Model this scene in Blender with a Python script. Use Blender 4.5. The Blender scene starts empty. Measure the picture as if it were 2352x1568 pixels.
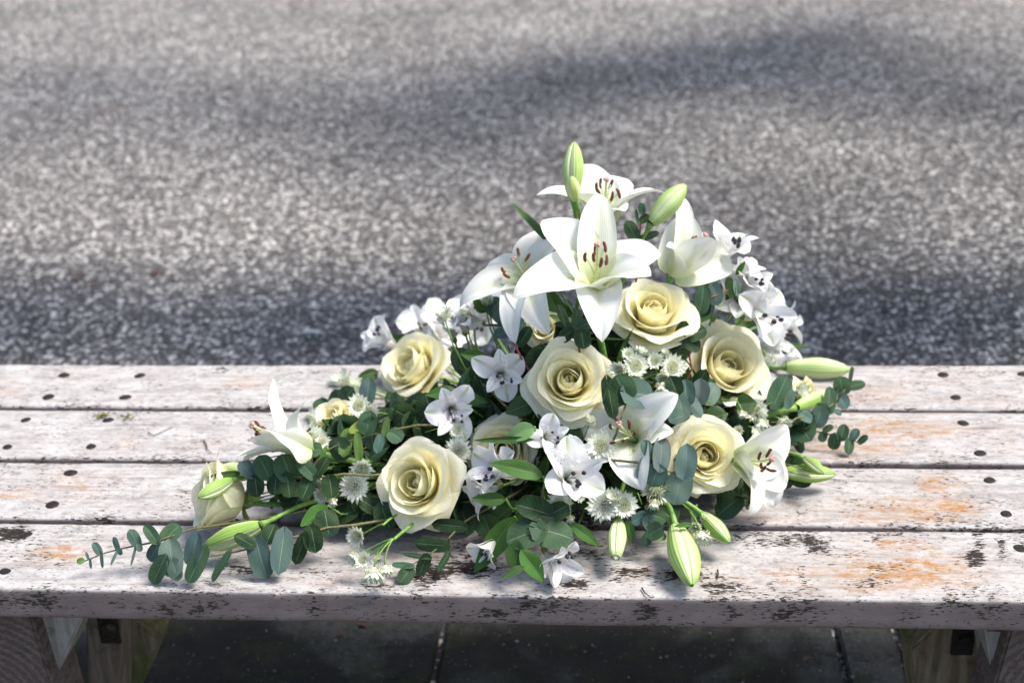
import bpy, bmesh, math, random
import numpy as np
from mathutils import Vector, Matrix
random.seed(7); rng = np.random.default_rng(7)
R = math.radians
sc = bpy.context.scene
COL = sc.collection

# ------------------------------------------------------------------ camera
ZB = 0.45                                     # bench top
W0, H0, F0 = 2352.0, 1568.0, 3300.0           # photo frame and focal length in its pixels
CAM = np.array([0.0, -1.3523, ZB + 0.9116])
_p, _r, _y = 0.4167, -0.0361, -0.0862
FWD = np.array([math.sin(_y)*math.cos(_p), math.cos(_y)*math.cos(_p), -math.sin(_p)])
_rt = np.array([math.cos(_y), -math.sin(_y), 0.0]); _up = np.cross(_rt, FWD)
RT = _rt*math.cos(_r) + _up*math.sin(_r)
UP = -_rt*math.sin(_r) + _up*math.cos(_r)
cd = bpy.data.cameras.new('camera'); cam = bpy.data.objects.new('camera', cd); COL.objects.link(cam)
cam.matrix_world = Matrix(((RT[0], UP[0], -FWD[0], CAM[0]), (RT[1], UP[1], -FWD[1], CAM[1]), (RT[2], UP[2], -FWD[2], CAM[2]), (0, 0, 0, 1)))
cd.sensor_width = 36; cd.lens = 36*F0/W0; cd.clip_start = 0.05; cd.clip_end = 400
cd.dof.use_dof = True; cd.dof.focus_distance = 1.56; cd.dof.aperture_fstop = 5.2
sc.camera = cam

# ------------------------------------------------------------------ sky, sun, exposure
SUN_EL, SUN_AZ = R(60), R(84)                 # azimuth from +Y towards +X
wd = bpy.data.worlds.new('World'); sc.world = wd; wd.use_nodes = True
nt = wd.node_tree; bg = nt.nodes['Background']
sky = nt.nodes.new('ShaderNodeTexSky'); sky.sky_type = 'NISHITA'; sky.sun_disc = False
sky.sun_elevation = SUN_EL; sky.sun_rotation = SUN_AZ
sky.dust_density = 3.0; sky.air_density = 1.0; sky.ozone_density = 1.0
nt.links.new(sky.outputs[0], bg.inputs[0]); bg.inputs[1].default_value = 0.135
sd = bpy.data.lights.new('sun', 'SUN'); sd.energy = 3.4; sd.angle = R(22); sd.color = (1.0, 0.94, 0.855)
sun = bpy.data.objects.new('sun', sd); COL.objects.link(sun)
SUND = Vector((math.sin(SUN_AZ)*math.cos(SUN_EL), math.cos(SUN_AZ)*math.cos(SUN_EL), math.sin(SUN_EL)))
sun.rotation_euler = SUND.to_track_quat('Z', 'Y').to_euler(); sun.location = (3, 6, 8)
sc.view_settings.view_transform = 'Standard'; sc.view_settings.look = 'None'
sc.view_settings.exposure = 0.68; sc.view_settings.gamma = 1.0
sc.cycles.use_denoising = True
sc.cycles.max_bounces = 10; sc.cycles.diffuse_bounces = 5; sc.cycles.transmission_bounces = 5

# ------------------------------------------------------------------ placing helpers
def ray(px, py): return FWD + RT*((px-W0/2)/F0) - UP*((py-H0/2)/F0)
def pt(px, py, D): return CAM + ray(px, py)*D
def depth(P): return float((np.asarray(P)-CAM) @ FWD)
def on_z(px, py, z):
    r = ray(px, py); return CAM + r*((z-CAM[2])/r[2])
def on_y(px, py, Y):
    r = ray(px, py); return CAM + r*((Y-CAM[1])/r[1])
def cv(v):
    a = RT*v[0] + UP*v[1] - FWD*v[2]; return a/np.linalg.norm(a)
def nrm(v):
    v = np.asarray(v, float); n = np.linalg.norm(v); return v/n if n > 1e-12 else v
XC = on_y(1365, 1000, 0.31)[0]; YC = 0.31
TAIL = [(XC-0.10, 0.26, 0.17, 0.16), (on_z(700, 1120, ZB)[0], 0.19, 0.105, 0.12), (on_z(470, 1180, ZB)[0], 0.16, 0.07, 0.07)]
SKIRT = [(XC+0.08, 0.33, 0.17, 0.17), (on_z(1840, 1000, ZB)[0], 0.36, 0.07, 0.15)]
def mound(x, y):
    x = np.asarray(x, float)
    rx = np.where(x > XC, 0.27, 0.29)
    rho = np.sqrt(((x-XC)/rx)**2 + ((y-YC)/np.where(y < YC, 0.27, 0.22))**2)
    h = 0.31*(1-np.clip(rho, 0, 1)**1.15)
    for (a, b) in zip(TAIL[:-1], TAIL[1:]):
        t = np.clip((x-a[0])/(b[0]-a[0]), 0, 1)
        yy = a[1]+(b[1]-a[1])*t; hh = a[2]+(b[2]-a[2])*t; ww = a[3]+(b[3]-a[3])*t
        inside = (x <= a[0]+0.02) & (x >= b[0]-0.04)
        h = np.maximum(h, np.where(inside, hh*np.clip(1-((y-yy)/ww)**2, 0, 1), 0))
    a, b = SKIRT; t = np.clip((x-a[0])/(b[0]-a[0]), 0, 1)
    yy = a[1]+(b[1]-a[1])*t; hh = a[2]+(b[2]-a[2])*t; ww = a[3]+(b[3]-a[3])*t
    inside = (x >= a[0]-0.01) & (x <= b[0]+0.02)
    h = np.maximum(h, np.where(inside, hh*np.clip(1-((y-yy)/ww)**2, 0, 1), 0))
    return ZB + h
_DS = np.arange(0.9, 2.3, 0.003)
def at(px, py, off=0.0):
    """where the line of sight through a photo pixel meets the mound of flowers"""
    r = ray(px, py); P = CAM[None] + r[None]*_DS[:, None]
    c = P[:, 2]-mound(P[:, 0], P[:, 1])
    hit = np.where(c <= 0)[0]
    if len(hit): i = hit[0]
    else:
        ok = (P[:, 1] > 0.04) & (P[:, 1] < 0.36) & (P[:, 2] > ZB)
        cc = np.where(ok, c, 9.0); i = int(np.argmin(cc))
    return P[i] - nrm(r)*off
def place(p):
    """(px,py) on the mound, (px,py,h) at height h above the bench top, (px,py,None,off) moved towards the viewer"""
    if len(p) == 2: return at(*p)
    if len(p) == 3: return on_z(p[0], p[1], ZB+p[2])
    return at(p[0], p[1], p[3])

# ------------------------------------------------------------------ mesh helpers
def new_obj(name, me, mat=None, parent=None, color=None):
    o = bpy.data.objects.new(name, me)
    COL.objects.link(o)
    if mat is not None and me is not None and len(me.materials) == 0: me.materials.append(mat)
    if parent is not None: o.parent = parent
    if color is not None: o.color = (*color, 1)
    return o
def thing(name, label, cat, loc=(0, 0, 0), group=None, mat3=None):
    o = bpy.data.objects.new(name, None); COL.objects.link(o); o.empty_display_size = 0.01
    if mat3 is None: o.location = tuple(loc)
    else: o.matrix_world = Matrix.Translation(Vector(loc)) @ mat3.to_4x4()
    o['label'] = label; o['category'] = cat
    if group: o['group'] = group
    return o
def mesh_raw(name, V, Fc, UV=None, smooth=True):
    me = bpy.data.meshes.new(name)
    me.from_pydata([tuple(map(float, v)) for v in V], [], Fc)
    if UV is not None:
        uvl = me.uv_layers.new(name='UVMap')
        idx = np.empty(len(me.loops), dtype=np.int32); me.loops.foreach_get('vertex_index', idx)
        uvl.data.foreach_set('uv', np.asarray(UV, dtype=np.float32)[idx].ravel())
    if smooth: me.polygons.foreach_set('use_smooth', [True]*len(me.polygons))
    me.update()
    return me
def grid_faces(n, m, wrap=False, base=0):
    Fc = []
    for i in range(n-1):
        for j in range(m if wrap else m-1):
            a = i*m+j; b = i*m+(j+1) % m
            Fc.append((base+a, base+b, base+b+m, base+a+m))
    return Fc
def grid_mesh(name, P, U, V):
    n, m = P.shape[:2]
    uv = np.stack([U, V], -1).reshape(-1, 2)
    return mesh_raw(name, P.reshape(-1, 3), grid_faces(n, m), uv)
def bez(P0, P1, P2, P3, n):
    t = np.linspace(0, 1, n)[:, None]
    return (1-t)**3*P0+3*(1-t)**2*t*P1+3*(1-t)*t*t*P2+t**3*P3
def tube_data(pts, rad, ns=8, cap=True):
    pts = np.asarray(pts, float); n = len(pts)
    rad = np.broadcast_to(np.asarray(rad, float), (n,))
    T = np.gradient(pts, axis=0); T /= np.maximum(np.linalg.norm(T, axis=1, keepdims=True), 1e-9)
    ref = np.array([0, 0, 1.0]) if abs(T[0][2]) < 0.9 else np.array([1.0, 0, 0])
    V = []
    a = nrm(np.cross(T[0], ref))
    for i in range(n):
        a = nrm(a-T[i]*(a@T[i])); b = np.cross(T[i], a)
        for k in range(ns):
            th = 2*math.pi*k/ns
            V.append(pts[i]+rad[i]*(math.cos(th)*a+math.sin(th)*b))
    Fc = grid_faces(n, ns, True)
    if cap: Fc += [tuple(range(ns))[::-1], tuple(range((n-1)*ns, n*ns))]
    uv = np.array([[k/ns, i/max(n-1, 1)] for i in range(n) for k in range(ns)])
    return V, Fc, uv
def tube(name, pts, rad, ns=8):
    return mesh_raw(name, *tube_data(pts, rad, ns))
def join_data(parts):
    V, Fc, UV = [], [], []
    for v, f, u in parts:
        b = len(V); V += list(v); Fc += [tuple(i+b for i in q) for q in f]; UV += list(u)
    return V, Fc, np.array(UV)
def sphere_data(c, r, nu=6, nv=8, sc3=(1, 1, 1)):
    V = [np.array(c)+np.array([0, 0, r*sc3[2]])]; uv = [(0.5, 1)]
    for i in range(1, nu):
        ph = math.pi*i/nu
        for k in range(nv):
            th = 2*math.pi*k/nv
            V.append(np.array(c)+r*np.array([math.sin(ph)*math.cos(th)*sc3[0], math.sin(ph)*math.sin(th)*sc3[1], math.cos(ph)*sc3[2]])); uv.append((k/nv, 1-i/nu))
    V.append(np.array(c)-np.array([0, 0, r*sc3[2]])); uv.append((0.5, 0))
    Fc = [(0, 1+k, 1+(k+1) % nv) for k in range(nv)]
    for i in range(nu-2):
        for k in range(nv):
            a = 1+i*nv+k; b = 1+i*nv+(k+1) % nv
            Fc.append((a, a+nv, b+nv, b))
    L = len(V)-1; s = 1+(nu-2)*nv
    Fc += [(L, s+(k+1) % nv, s+k) for k in range(nv)]
    return V, Fc, np.array(uv)
def frame_from_axis(ax, roll=0.0):
    """rotation matrix taking local Z to the axis"""
    z = nrm(ax); x = nrm(np.cross(np.array([0, 0, 1.0]) if abs(z[2]) < 0.95 else np.array([0, 1.0, 0]), z)); y = np.cross(z, x)
    c, s = math.cos(roll), math.sin(roll)
    x2 = x*c+y*s; y2 = -x*s+y*c
    return Matrix(((x2[0], y2[0], z[0]), (x2[1], y2[1], z[1]), (x2[2], y2[2], z[2])))
FOAM = np.array([XC, 0.30, ZB+0.05])
def foam_point():
    return FOAM + np.array([rng.uniform(-0.09, 0.09), rng.uniform(-0.045, 0.045), rng.uniform(-0.015, 0.03)])
def stem_path(base, back, n=9, zmin=0.006):
    """from a flower's base back into the foam block, never through the bench"""
    Q = foam_point(); L = np.linalg.norm(Q-base)
    M2 = Q+(base-Q)*0.45; M2[2] = ZB+(M2[2]-ZB)*0.55
    P = bez(base, base+nrm(back)*min(0.35*L, 0.06)+np.array([0, 0, -0.012]), M2, Q, n)
    P[:, 2] = np.maximum(P[:, 2], ZB+zmin)
    return P

# ------------------------------------------------------------------ materials
class NT:
    def __init__(self, name):
        self.m = bpy.data.materials.new(name); self.m.use_nodes = True
        self.t = self.m.node_tree; self.t.nodes.clear()
        self.out = self.t.nodes.new('ShaderNodeOutputMaterial')
    def n(self, typ, **kw):
        nd = self.t.nodes.new(typ)
        for k, v in kw.items():
            if k.startswith('i_'):
                key = k[2:]; nd.inputs[int(key) if key.isdigit() else key.replace('_', ' ')].default_value = v
            else: setattr(nd, k, v)
        return nd
    def l(self, a, b): self.t.links.new(a, b)
    def val(self, x, sock):
        if hasattr(x, 'is_output'): self.l(x, sock)
        else: sock.default_value = x
    def math(self, op, a, b=0.0, clamp=False):
        nd = self.n('ShaderNodeMath', operation=op, use_clamp=clamp); self.val(a, nd.inputs[0]); self.val(b, nd.inputs[1]); return nd.outputs[0]
    def mix(self, f, a, b, mode='MIX'):
        nd = self.n('ShaderNodeMixRGB', blend_type=mode); self.val(f, nd.inputs[0])
        for x, s in ((a, nd.inputs[1]), (b, nd.inputs[2])):
            if hasattr(x, 'is_output'): self.l(x, s)
            else: s.default_value = (*x, 1) if len(x) == 3 else x
        return nd.outputs[0]
    def noise(self, vec, scale, detail=4, rough=0.55, dist=0.0):
        nd = self.n('ShaderNodeTexNoise'); nd.inputs['Scale'].default_value = scale; nd.inputs['Detail'].default_value = detail
        nd.inputs['Roughness'].default_value = rough; nd.inputs['Distortion'].default_value = dist
        if vec is not None: self.l(vec, nd.inputs['Vector'])
        return nd.outputs['Fac']
    def map(self, x, a, b, c=0.0, d=1.0):
        nd = self.n('ShaderNodeMapRange'); self.val(x, nd.inputs[0])
        for i, q in enumerate((a, b, c, d)): nd.inputs[i+1].default_value = q
        nd.clamp = True; return nd.outputs[0]
    def scale3(self, vec, s):
        nd = self.n('ShaderNodeVectorMath', operation='MULTIPLY'); self.l(vec, nd.inputs[0]); nd.inputs[1].default_value = s; return nd.outputs[0]
    def uv(self):
        nd = self.n('ShaderNodeUVMap', uv_map='UVMap'); sp = self.n('ShaderNodeSeparateXYZ'); self.l(nd.outputs[0], sp.inputs[0])
        return nd.outputs[0], sp.outputs[0], sp.outputs[1]
    def surf(self, color, rough=0.5, spec=0.5, bump=None, bump_d=0.001, bump_s=0.3, trans=0.0, tcol=None, sheen=0.0, coat=0.0):
        b = self.n('ShaderNodeBsdfPrincipled')
        self.val(color if hasattr(color, 'is_output') else (*color, 1), b.inputs['Base Color']); self.val(rough, b.inputs['Roughness'])
        b.inputs['Specular IOR Level'].default_value = spec
        if coat: b.inputs['Coat Weight'].default_value = coat; b.inputs['Coat Roughness'].default_value = 0.3
        nrmo = None
        if bump is not None:
            bp = self.n('ShaderNodeBump'); bp.inputs['Distance'].default_value = bump_d; bp.inputs['Strength'].default_value = bump_s
            self.l(bump, bp.inputs['Height']); nrmo = bp.outputs[0]; self.l(nrmo, b.inputs['Normal'])
        o = b.outputs[0]
        if trans > 0:
            tr = self.n('ShaderNodeBsdfTranslucent'); c = tcol if tcol is not None else color
            self.val(c if hasattr(c, 'is_output') else (*c, 1), tr.inputs[0])
            if nrmo: self.l(nrmo, tr.inputs['Normal'])
            mx = self.n('ShaderNodeMixShader'); mx.inputs[0].default_value = trans
            self.l(o, mx.inputs[1]); self.l(tr.outputs[0], mx.inputs[2]); o = mx.outputs[0]
        self.l(o, self.out.inputs[0]); return self.m
M = {}
def mat_lily():
    k = NT('lily_petal'); uvv, u, v = k.uv()
    mid = k.math('ABSOLUTE', k.math('SUBTRACT', u, 0.5))
    base = k.map(v, 0.02, 0.42, 1, 0)
    rib = k.math('MULTIPLY', k.map(mid, 0.015, 0.12, 1, 0), k.map(v, 0.1, 0.85, 1, 0))
    c = k.mix(k.math('MULTIPLY', base, 0.75), (0.86, 0.87, 0.83), (0.66, 0.72, 0.33))
    c = k.mix(k.math('MULTIPLY', rib, 0.65), c, (0.60, 0.68, 0.24))
    tip = k.map(v, 0.955, 1.0, 0, 1)
    c = k.mix(k.math('MULTIPLY', tip, 0.55), c, (0.55, 0.62, 0.22))
    oi = k.n('ShaderNodeObjectInfo')
    c = k.mix(1.0, c, oi.outputs['Color'], 'MULTIPLY')
    st = k.n('ShaderNodeTexWave', wave_type='BANDS', bands_direction='X'); st.inputs['Scale'].default_value = 7; st.inputs['Distortion'].default_value = 1.2; st.inputs['Detail'].default_value = 2
    k.l(k.scale3(uvv, (1, 0.25, 1)), st.inputs['Vector'])
    pos = k.n('ShaderNodeTexCoord').outputs['Object']
    hb = k.math('ADD', k.math('MULTIPLY', st.outputs['Fac'], 0.7), k.math('MULTIPLY', k.noise(pos, 900, 2), 0.5))
    c = k.mix(k.math('MULTIPLY', st.outputs['Fac'], 0.05), c, (0.60, 0.66, 0.42))
    return k.surf(c, 0.45, 0.18, hb, 0.0006, 0.35, trans=0.24)
def mat_rose():
    k = NT('rose_petal'); uvv, u, v = k.uv(); oi = k.n('ShaderNodeObjectInfo')
    sep = k.n('ShaderNodeSeparateColor'); k.l(oi.outputs['Color'], sep.inputs[0])
    inner = sep.outputs[0]; green = sep.outputs[1]
    b = k.map(v, 0.25, 0.97, 1, 0)
    yel = k.math('ADD', k.math('MULTIPLY', b, 0.46), k.math('MULTIPLY', inner, 0.28), True)
    c = k.mix(yel, (0.945, 0.935, 0.80), (0.95, 0.85, 0.30))
    mid = k.math('ABSOLUTE', k.math('SUBTRACT', u, 0.5))
    edge = k.math('MULTIPLY', k.map(mid, 0.30, 0.5, 0, 1), green)
    tip = k.math('MULTIPLY', k.map(v, 0.86, 1.0, 0, 1), green)
    uvn = k.noise(uvv, 9, 3)
    ge = k.math('MULTIPLY', k.math('MAXIMUM', edge, tip), k.map(uvn, 0.42, 0.62, 0, 1))
    c = k.mix(k.math('MULTIPLY', ge, 0.3), c, (0.52, 0.58, 0.26))
    sp = k.math('MULTIPLY', k.map(k.noise(uvv, 26, 2), 0.72, 0.78, 0, 1), green)
    c = k.mix(k.math('MULTIPLY', sp, 0.35), c, (0.42, 0.30, 0.14))
    vn = k.n('ShaderNodeTexWave', wave_type='BANDS', bands_direction='X'); vn.inputs['Scale'].default_value = 8; vn.inputs['Distortion'].default_value = 3; vn.inputs['Detail'].default_value = 2
    k.l(k.scale3(uvv, (1, 0.3, 1)), vn.inputs['Vector'])
    pos = k.n('ShaderNodeTexCoord').outputs['Object']
    hb = k.math('ADD', k.math('MULTIPLY', vn.outputs['Fac'], 0.16), k.math('ADD', k.math('MULTIPLY', k.noise(pos, 250, 3), 0.6), k.math('MULTIPLY', k.noise(pos, 60, 4), 1.6)))
    return k.surf(c, 0.5, 0.14, hb, 0.0014, 0.4, trans=0.34, tcol=k.mix(0.5, c, (0.94, 0.87, 0.42)))
def mat_alstro():
    k = NT('alstroemeria_petal'); uvv, u, v = k.uv(); oi = k.n('ShaderNodeObjectInfo')
    sep = k.n('ShaderNodeSeparateColor'); k.l(oi.outputs['Color'], sep.inputs[0])   # r flecks, g green stripe, b pink
    mid = k.math('ABSOLUTE', k.math('SUBTRACT', u, 0.5))
    c = k.mix(k.map(v, 0.0, 0.4, 0.5, 0), (0.88, 0.885, 0.885), (0.74, 0.79, 0.56))
    strp = k.math('MULTIPLY', k.math('MULTIPLY', k.map(mid, 0.02, 0.11, 1, 0), k.map(v, 0.45, 0.85, 0, 1)), sep.outputs[1])
    c = k.mix(k.math('MULTIPLY', strp, 0.85), c, (0.36, 0.50, 0.13))
    pk = k.math('MULTIPLY', k.math('MULTIPLY', k.map(mid, 0.0, 0.2, 1, 0), k.map(v, 0.1, 0.7, 1, 0)), sep.outputs[2])
    c = k.mix(k.math('MULTIPLY', pk, 0.5), c, (0.72, 0.36, 0.48))
    vo = k.n('ShaderNodeTexVoronoi'); vo.inputs['Scale'].default_value = 1; k.l(k.scale3(uvv, (19, 6, 1)), vo.inputs['Vector'])
    fl = k.math('MULTIPLY', k.map(vo.outputs['Distance'], 0.19, 0.28, 1, 0), k.math('MULTIPLY', k.map(v, 0.3, 0.42, 0, 1), k.map(v, 0.74, 0.84, 1, 0)))
    fl = k.math('MULTIPLY', fl, sep.outputs[0])
    c = k.mix(k.math('MULTIPLY', fl, 0.85), c, (0.22, 0.04, 0.06))
    st = k.n('ShaderNodeTexWave', wave_type='BANDS', bands_direction='X'); st.inputs['Scale'].default_value = 6; st.inputs['Distortion'].default_value = 1.5
    k.l(k.scale3(uvv, (1, 0.3, 1)), st.inputs['Vector'])
    return k.surf(c, 0.48, 0.18, st.outputs['Fac'], 0.0004, 0.12, trans=0.28)
def mat_leaf(name, rough, trans, vein, rim=None, gloss=0.5, stripes=False):
    k = NT(name); uvv, u, v = k.uv(); oi = k.n('ShaderNodeObjectInfo')
    pos = k.n('ShaderNodeTexCoord').outputs['Object']
    gp = k.n('ShaderNodeNewGeometry').outputs['Position']
    mid = k.math('ABSOLUTE', k.math('SUBTRACT', u, 0.5))
    c = oi.outputs['Color']
    c = k.mix(k.map(k.noise(gp, 55, 4), 0.3, 0.75, 0, 0.35), c, (0.09, 0.16, 0.05), 'MIX')
    c = k.mix(k.math('MULTIPLY', k.map(mid, 0.0, 0.022, 1, 0), vein), c, (0.36, 0.42, 0.30))
    if stripes:
        st = k.n('ShaderNodeTexWave', wave_type='BANDS', bands_direction='X'); st.inputs['Scale'].default_value = 5; st.inputs['Distortion'].default_value = 0.3
        k.l(k.scale3(uvv, (1, 0.1, 1)), st.inputs['Vector']); h = st.outputs['Fac']
        c = k.mix(k.math('MULTIPLY', h, 0.22), c, (0.12, 0.26, 0.06))
    else:
        # feathered side veins
        a = k.math('SUBTRACT', v, k.math('MULTIPLY', mid, 0.75))
        w = k.math('SINE', k.math('MULTIPLY', a, 42.0))
        vn = k.map(w, 0.86, 1.0, 0, 1)
        vn = k.math('MULTIPLY', vn, k.map(k.noise(uvv, 7, 2), 0.35, 0.6, 0, 1))
        c = k.mix(k.math('MULTIPLY', vn, 0.16), c, (0.32, 0.40, 0.32)); h = vn
    if rim: c = k.mix(k.math('MULTIPLY', k.map(mid, 0.475, 0.497, 0, 1), 0.55), c, rim)
    sp = k.map(k.noise(gp, 380, 2), 0.70, 0.76, 0, 1)
    c = k.mix(k.math('MULTIPLY', sp, 0.25), c, (0.05, 0.04, 0.03))
    rr = k.map(k.noise(gp, 90, 3), 0.3, 0.7, rough-0.08, rough+0.1)
    return k.surf(c, rr, gloss, h, 0.0007, 0.4, trans=trans)
def mat_plain(name, col, rough=0.5, scale=300, var=0.35, bump=0.0004, trans=0.0, spec=0.4, metal=0.0):
    k = NT(name); pos = k.n('ShaderNodeNewGeometry').outputs['Position']
    n = k.noise(pos, scale, 4)
    c = k.mix(k.map(n, 0.3, 0.7, 0, 1), tuple(x*(1-var) for x in col), tuple(min(1, x*(1+var)) for x in col))
    m = k.surf(c, rough, spec, n, bump, 0.5, trans=trans)
    if metal:
        for nd in m.node_tree.nodes:
            if nd.type == 'BSDF_PRINCIPLED': nd.inputs['Metallic'].default_value = metal
    return m
def mat_bud():
    k = NT('lily_bud'); uvv, u, v = k.uv(); oi = k.n('ShaderNodeObjectInfo')
    mid = k.math('ABSOLUTE', k.math('SUBTRACT', u, 0.5))
    st = k.n('ShaderNodeTexWave', wave_type='BANDS', bands_direction='X'); st.inputs['Scale'].default_value = 2.3; st.inputs['Distortion'].default_value = 2.5; st.inputs['Detail'].default_value = 2
    k.l(k.scale3(uvv, (1, 0.12, 1)), st.inputs['Vector'])
    pale = k.math('MULTIPLY', k.map(mid, 0.16, 0.40, 0, 1), 0.75)
    c = k.mix(pale, oi.outputs['Color'], (0.72, 0.78, 0.50))
    c = k.mix(k.math('MULTIPLY', st.outputs['Fac'], 0.20), c, (0.62, 0.70, 0.32))
    ends = k.math('MAXIMUM', k.map(v, 0.0, 0.18, 1, 0), k.map(v, 0.88, 1.0, 0, 1))
    c = k.mix(k.math('MULTIPLY', ends, 0.6), c, (0.27, 0.46, 0.08))
    return k.surf(c, 0.42, 0.4, st.outputs['Fac'], 0.0008, 0.45, trans=0.12)
def mat_astrantia():
    k = NT('astrantia_bract'); uvv, u, v = k.uv()
    st = k.math('ABSOLUTE', k.math('SUBTRACT', u, 0.5))
    c = k.mix(k.map(v, 0.0, 0.5, 0.8, 0), (0.86, 0.88, 0.80), (0.66, 0.73, 0.46))
    c = k.mix(k.map(v, 0.78, 1.0, 0, 0.9), c, (0.20, 0.34, 0.09))
    w = k.math('SINE', k.math('MULTIPLY', u, 24.0))
    c = k.mix(k.math('MULTIPLY', k.map(w, 0.6, 1.0, 0, 1), 0.4), c, (0.34, 0.48, 0.24))
    return k.surf(c, 0.55, 0.25, trans=0.2)
def build_materials():
    M['lily'] = mat_lily(); M['rose'] = mat_rose(); M['alstro'] = mat_alstro(); M['bud'] = mat_bud(); M['bract'] = mat_astrantia()
    M['euc'] = mat_leaf('eucalyptus_leaf', 0.50, 0.10, 0.55, rim=(0.16, 0.09, 0.05), gloss=0.10)
    M['lance'] = mat_leaf('glossy_leaf', 0.36, 0.15, 0.35, gloss=0.25, stripes=True)
    M['stem'] = mat_plain('green_stem', (0.16, 0.30, 0.06), 0.45, 200, 0.3)
    M['euc_stem'] = mat_plain('eucalyptus_twig', (0.13, 0.13, 0.05), 0.6, 250, 0.4)
    M['red_stem'] = mat_plain('red_twig', (0.26, 0.07, 0.05), 0.5, 250, 0.3)
    M['anther'] = mat_plain('anther', (0.13, 0.035, 0.022), 0.7, 1500, 0.5, 0.0006)
    M['orange_anther'] = mat_plain('orange_anther', (0.30, 0.09, 0.02), 0.75, 1500, 0.5, 0.0006)
    M['dark_anther'] = mat_plain('dark_anther', (0.035, 0.03, 0.04), 0.7, 1500, 0.4)
    M['filament'] = mat_plain('filament', (0.66, 0.72, 0.40), 0.4, 300, 0.15, trans=0.15)
    M['white_filament'] = mat_plain('white_filament', (0.80, 0.80, 0.78), 0.4, 300, 0.1)
    M['stigma'] = mat_plain('stigma', (0.55, 0.30, 0.25), 0.35, 600, 0.35)
    M['floret'] = mat_plain('floret', (0.62, 0.64, 0.42), 0.6, 900, 0.45)
    M['grey_floret'] = mat_plain('grey_floret', (0.38, 0.40, 0.35), 0.6, 900, 0.5)
    M['sepal'] = mat_plain('sepal', (0.20, 0.30, 0.08), 0.55, 200, 0.35, trans=0.1)
    M['foam'] = mat_plain('foam', (0.03, 0.06, 0.03), 0.95, 400, 0.5, 0.002)
    M['tray'] = mat_plain('tray', (0.015, 0.03, 0.018), 0.4, 50, 0.2)
build_materials()

# ================================================================== the setting
def mat_asphalt():
    k = NT('asphalt'); pos = k.n('ShaderNodeNewGeometry').outputs['Position']
    wob = k.n('ShaderNodeTexNoise'); wob.inputs['Scale'].default_value = 60; k.l(pos, wob.inputs['Vector'])
    p2 = k.n('ShaderNodeVectorMath', operation='MULTIPLY_ADD'); k.l(wob.outputs['Color'], p2.inputs[0]); p2.inputs[1].default_value = (0.012,)*3; k.l(pos, p2.inputs[2])
    va = k.n('ShaderNodeTexVoronoi'); va.inputs['Scale'].default_value = 66; k.l(p2.outputs[0], va.inputs['Vector'])
    vb = k.n('ShaderNodeTexVoronoi'); vb.inputs['Scale'].default_value = 150; k.l(p2.outputs[0], vb.inputs['Vector'])
    sa = k.n('ShaderNodeSeparateColor'); k.l(va.outputs['Color'], sa.inputs[0])
    sb = k.n('ShaderNodeSeparateColor'); k.l(vb.outputs['Color'], sb.inputs[0])
    chipa = k.math('MULTIPLY', k.map(va.outputs['Distance'], 0.36, 0.50, 1, 0), k.map(sa.outputs[0], 0.50, 0.54, 0, 1))
    chipb = k.math('MULTIPLY', k.map(vb.outputs['Distance'], 0.36, 0.48, 1, 0), k.map(sb.outputs[0], 0.62, 0.66, 0, 1))
    big = k.noise(pos, 1.3, 4)
    tone = k.math('POWER', sa.outputs[1], 1.05)
    ca = k.mix(tone, (0.22, 0.21, 0.20), (0.97, 0.94, 0.88))
    ca = k.mix(k.map(sa.outputs[2], 0.8, 0.95, 0, 0.5), ca, (0.42, 0.30, 0.22))
    cb = k.mix(sb.outputs[1], (0.08, 0.08, 0.08), (0.60, 0.58, 0.55))
    c = k.mix(k.map(k.noise(pos, 22, 3), 0.3, 0.7, 0, 1), (0.05, 0.047, 0.05), (0.11, 0.104, 0.102))
    c = k.mix(chipb, c, cb); c = k.mix(chipa, c, ca)
    worn = k.map(big, 0.35, 0.65, 0.8, 1.2)
    c = k.mix(1.0, c, worn, 'MULTIPLY')
    dirt = k.math('MULTIPLY', k.map(k.noise(pos, 2.2, 5, 0.6), 0.60, 0.72, 0, 1), k.map(k.noise(pos, 40, 3), 0.4, 0.6, 0, 0.6))
    c = k.mix(dirt, c, (0.09, 0.045, 0.03))
    h = k.math('ADD', k.math('MULTIPLY', chipa, k.math('ADD', tone, 0.5)), k.math('MULTIPLY', chipb, 0.4))
    return k.surf(c, k.map(chipa, 0, 1, 0.8, 0.5), 0.15, h, 0.004, 0.6)
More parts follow.
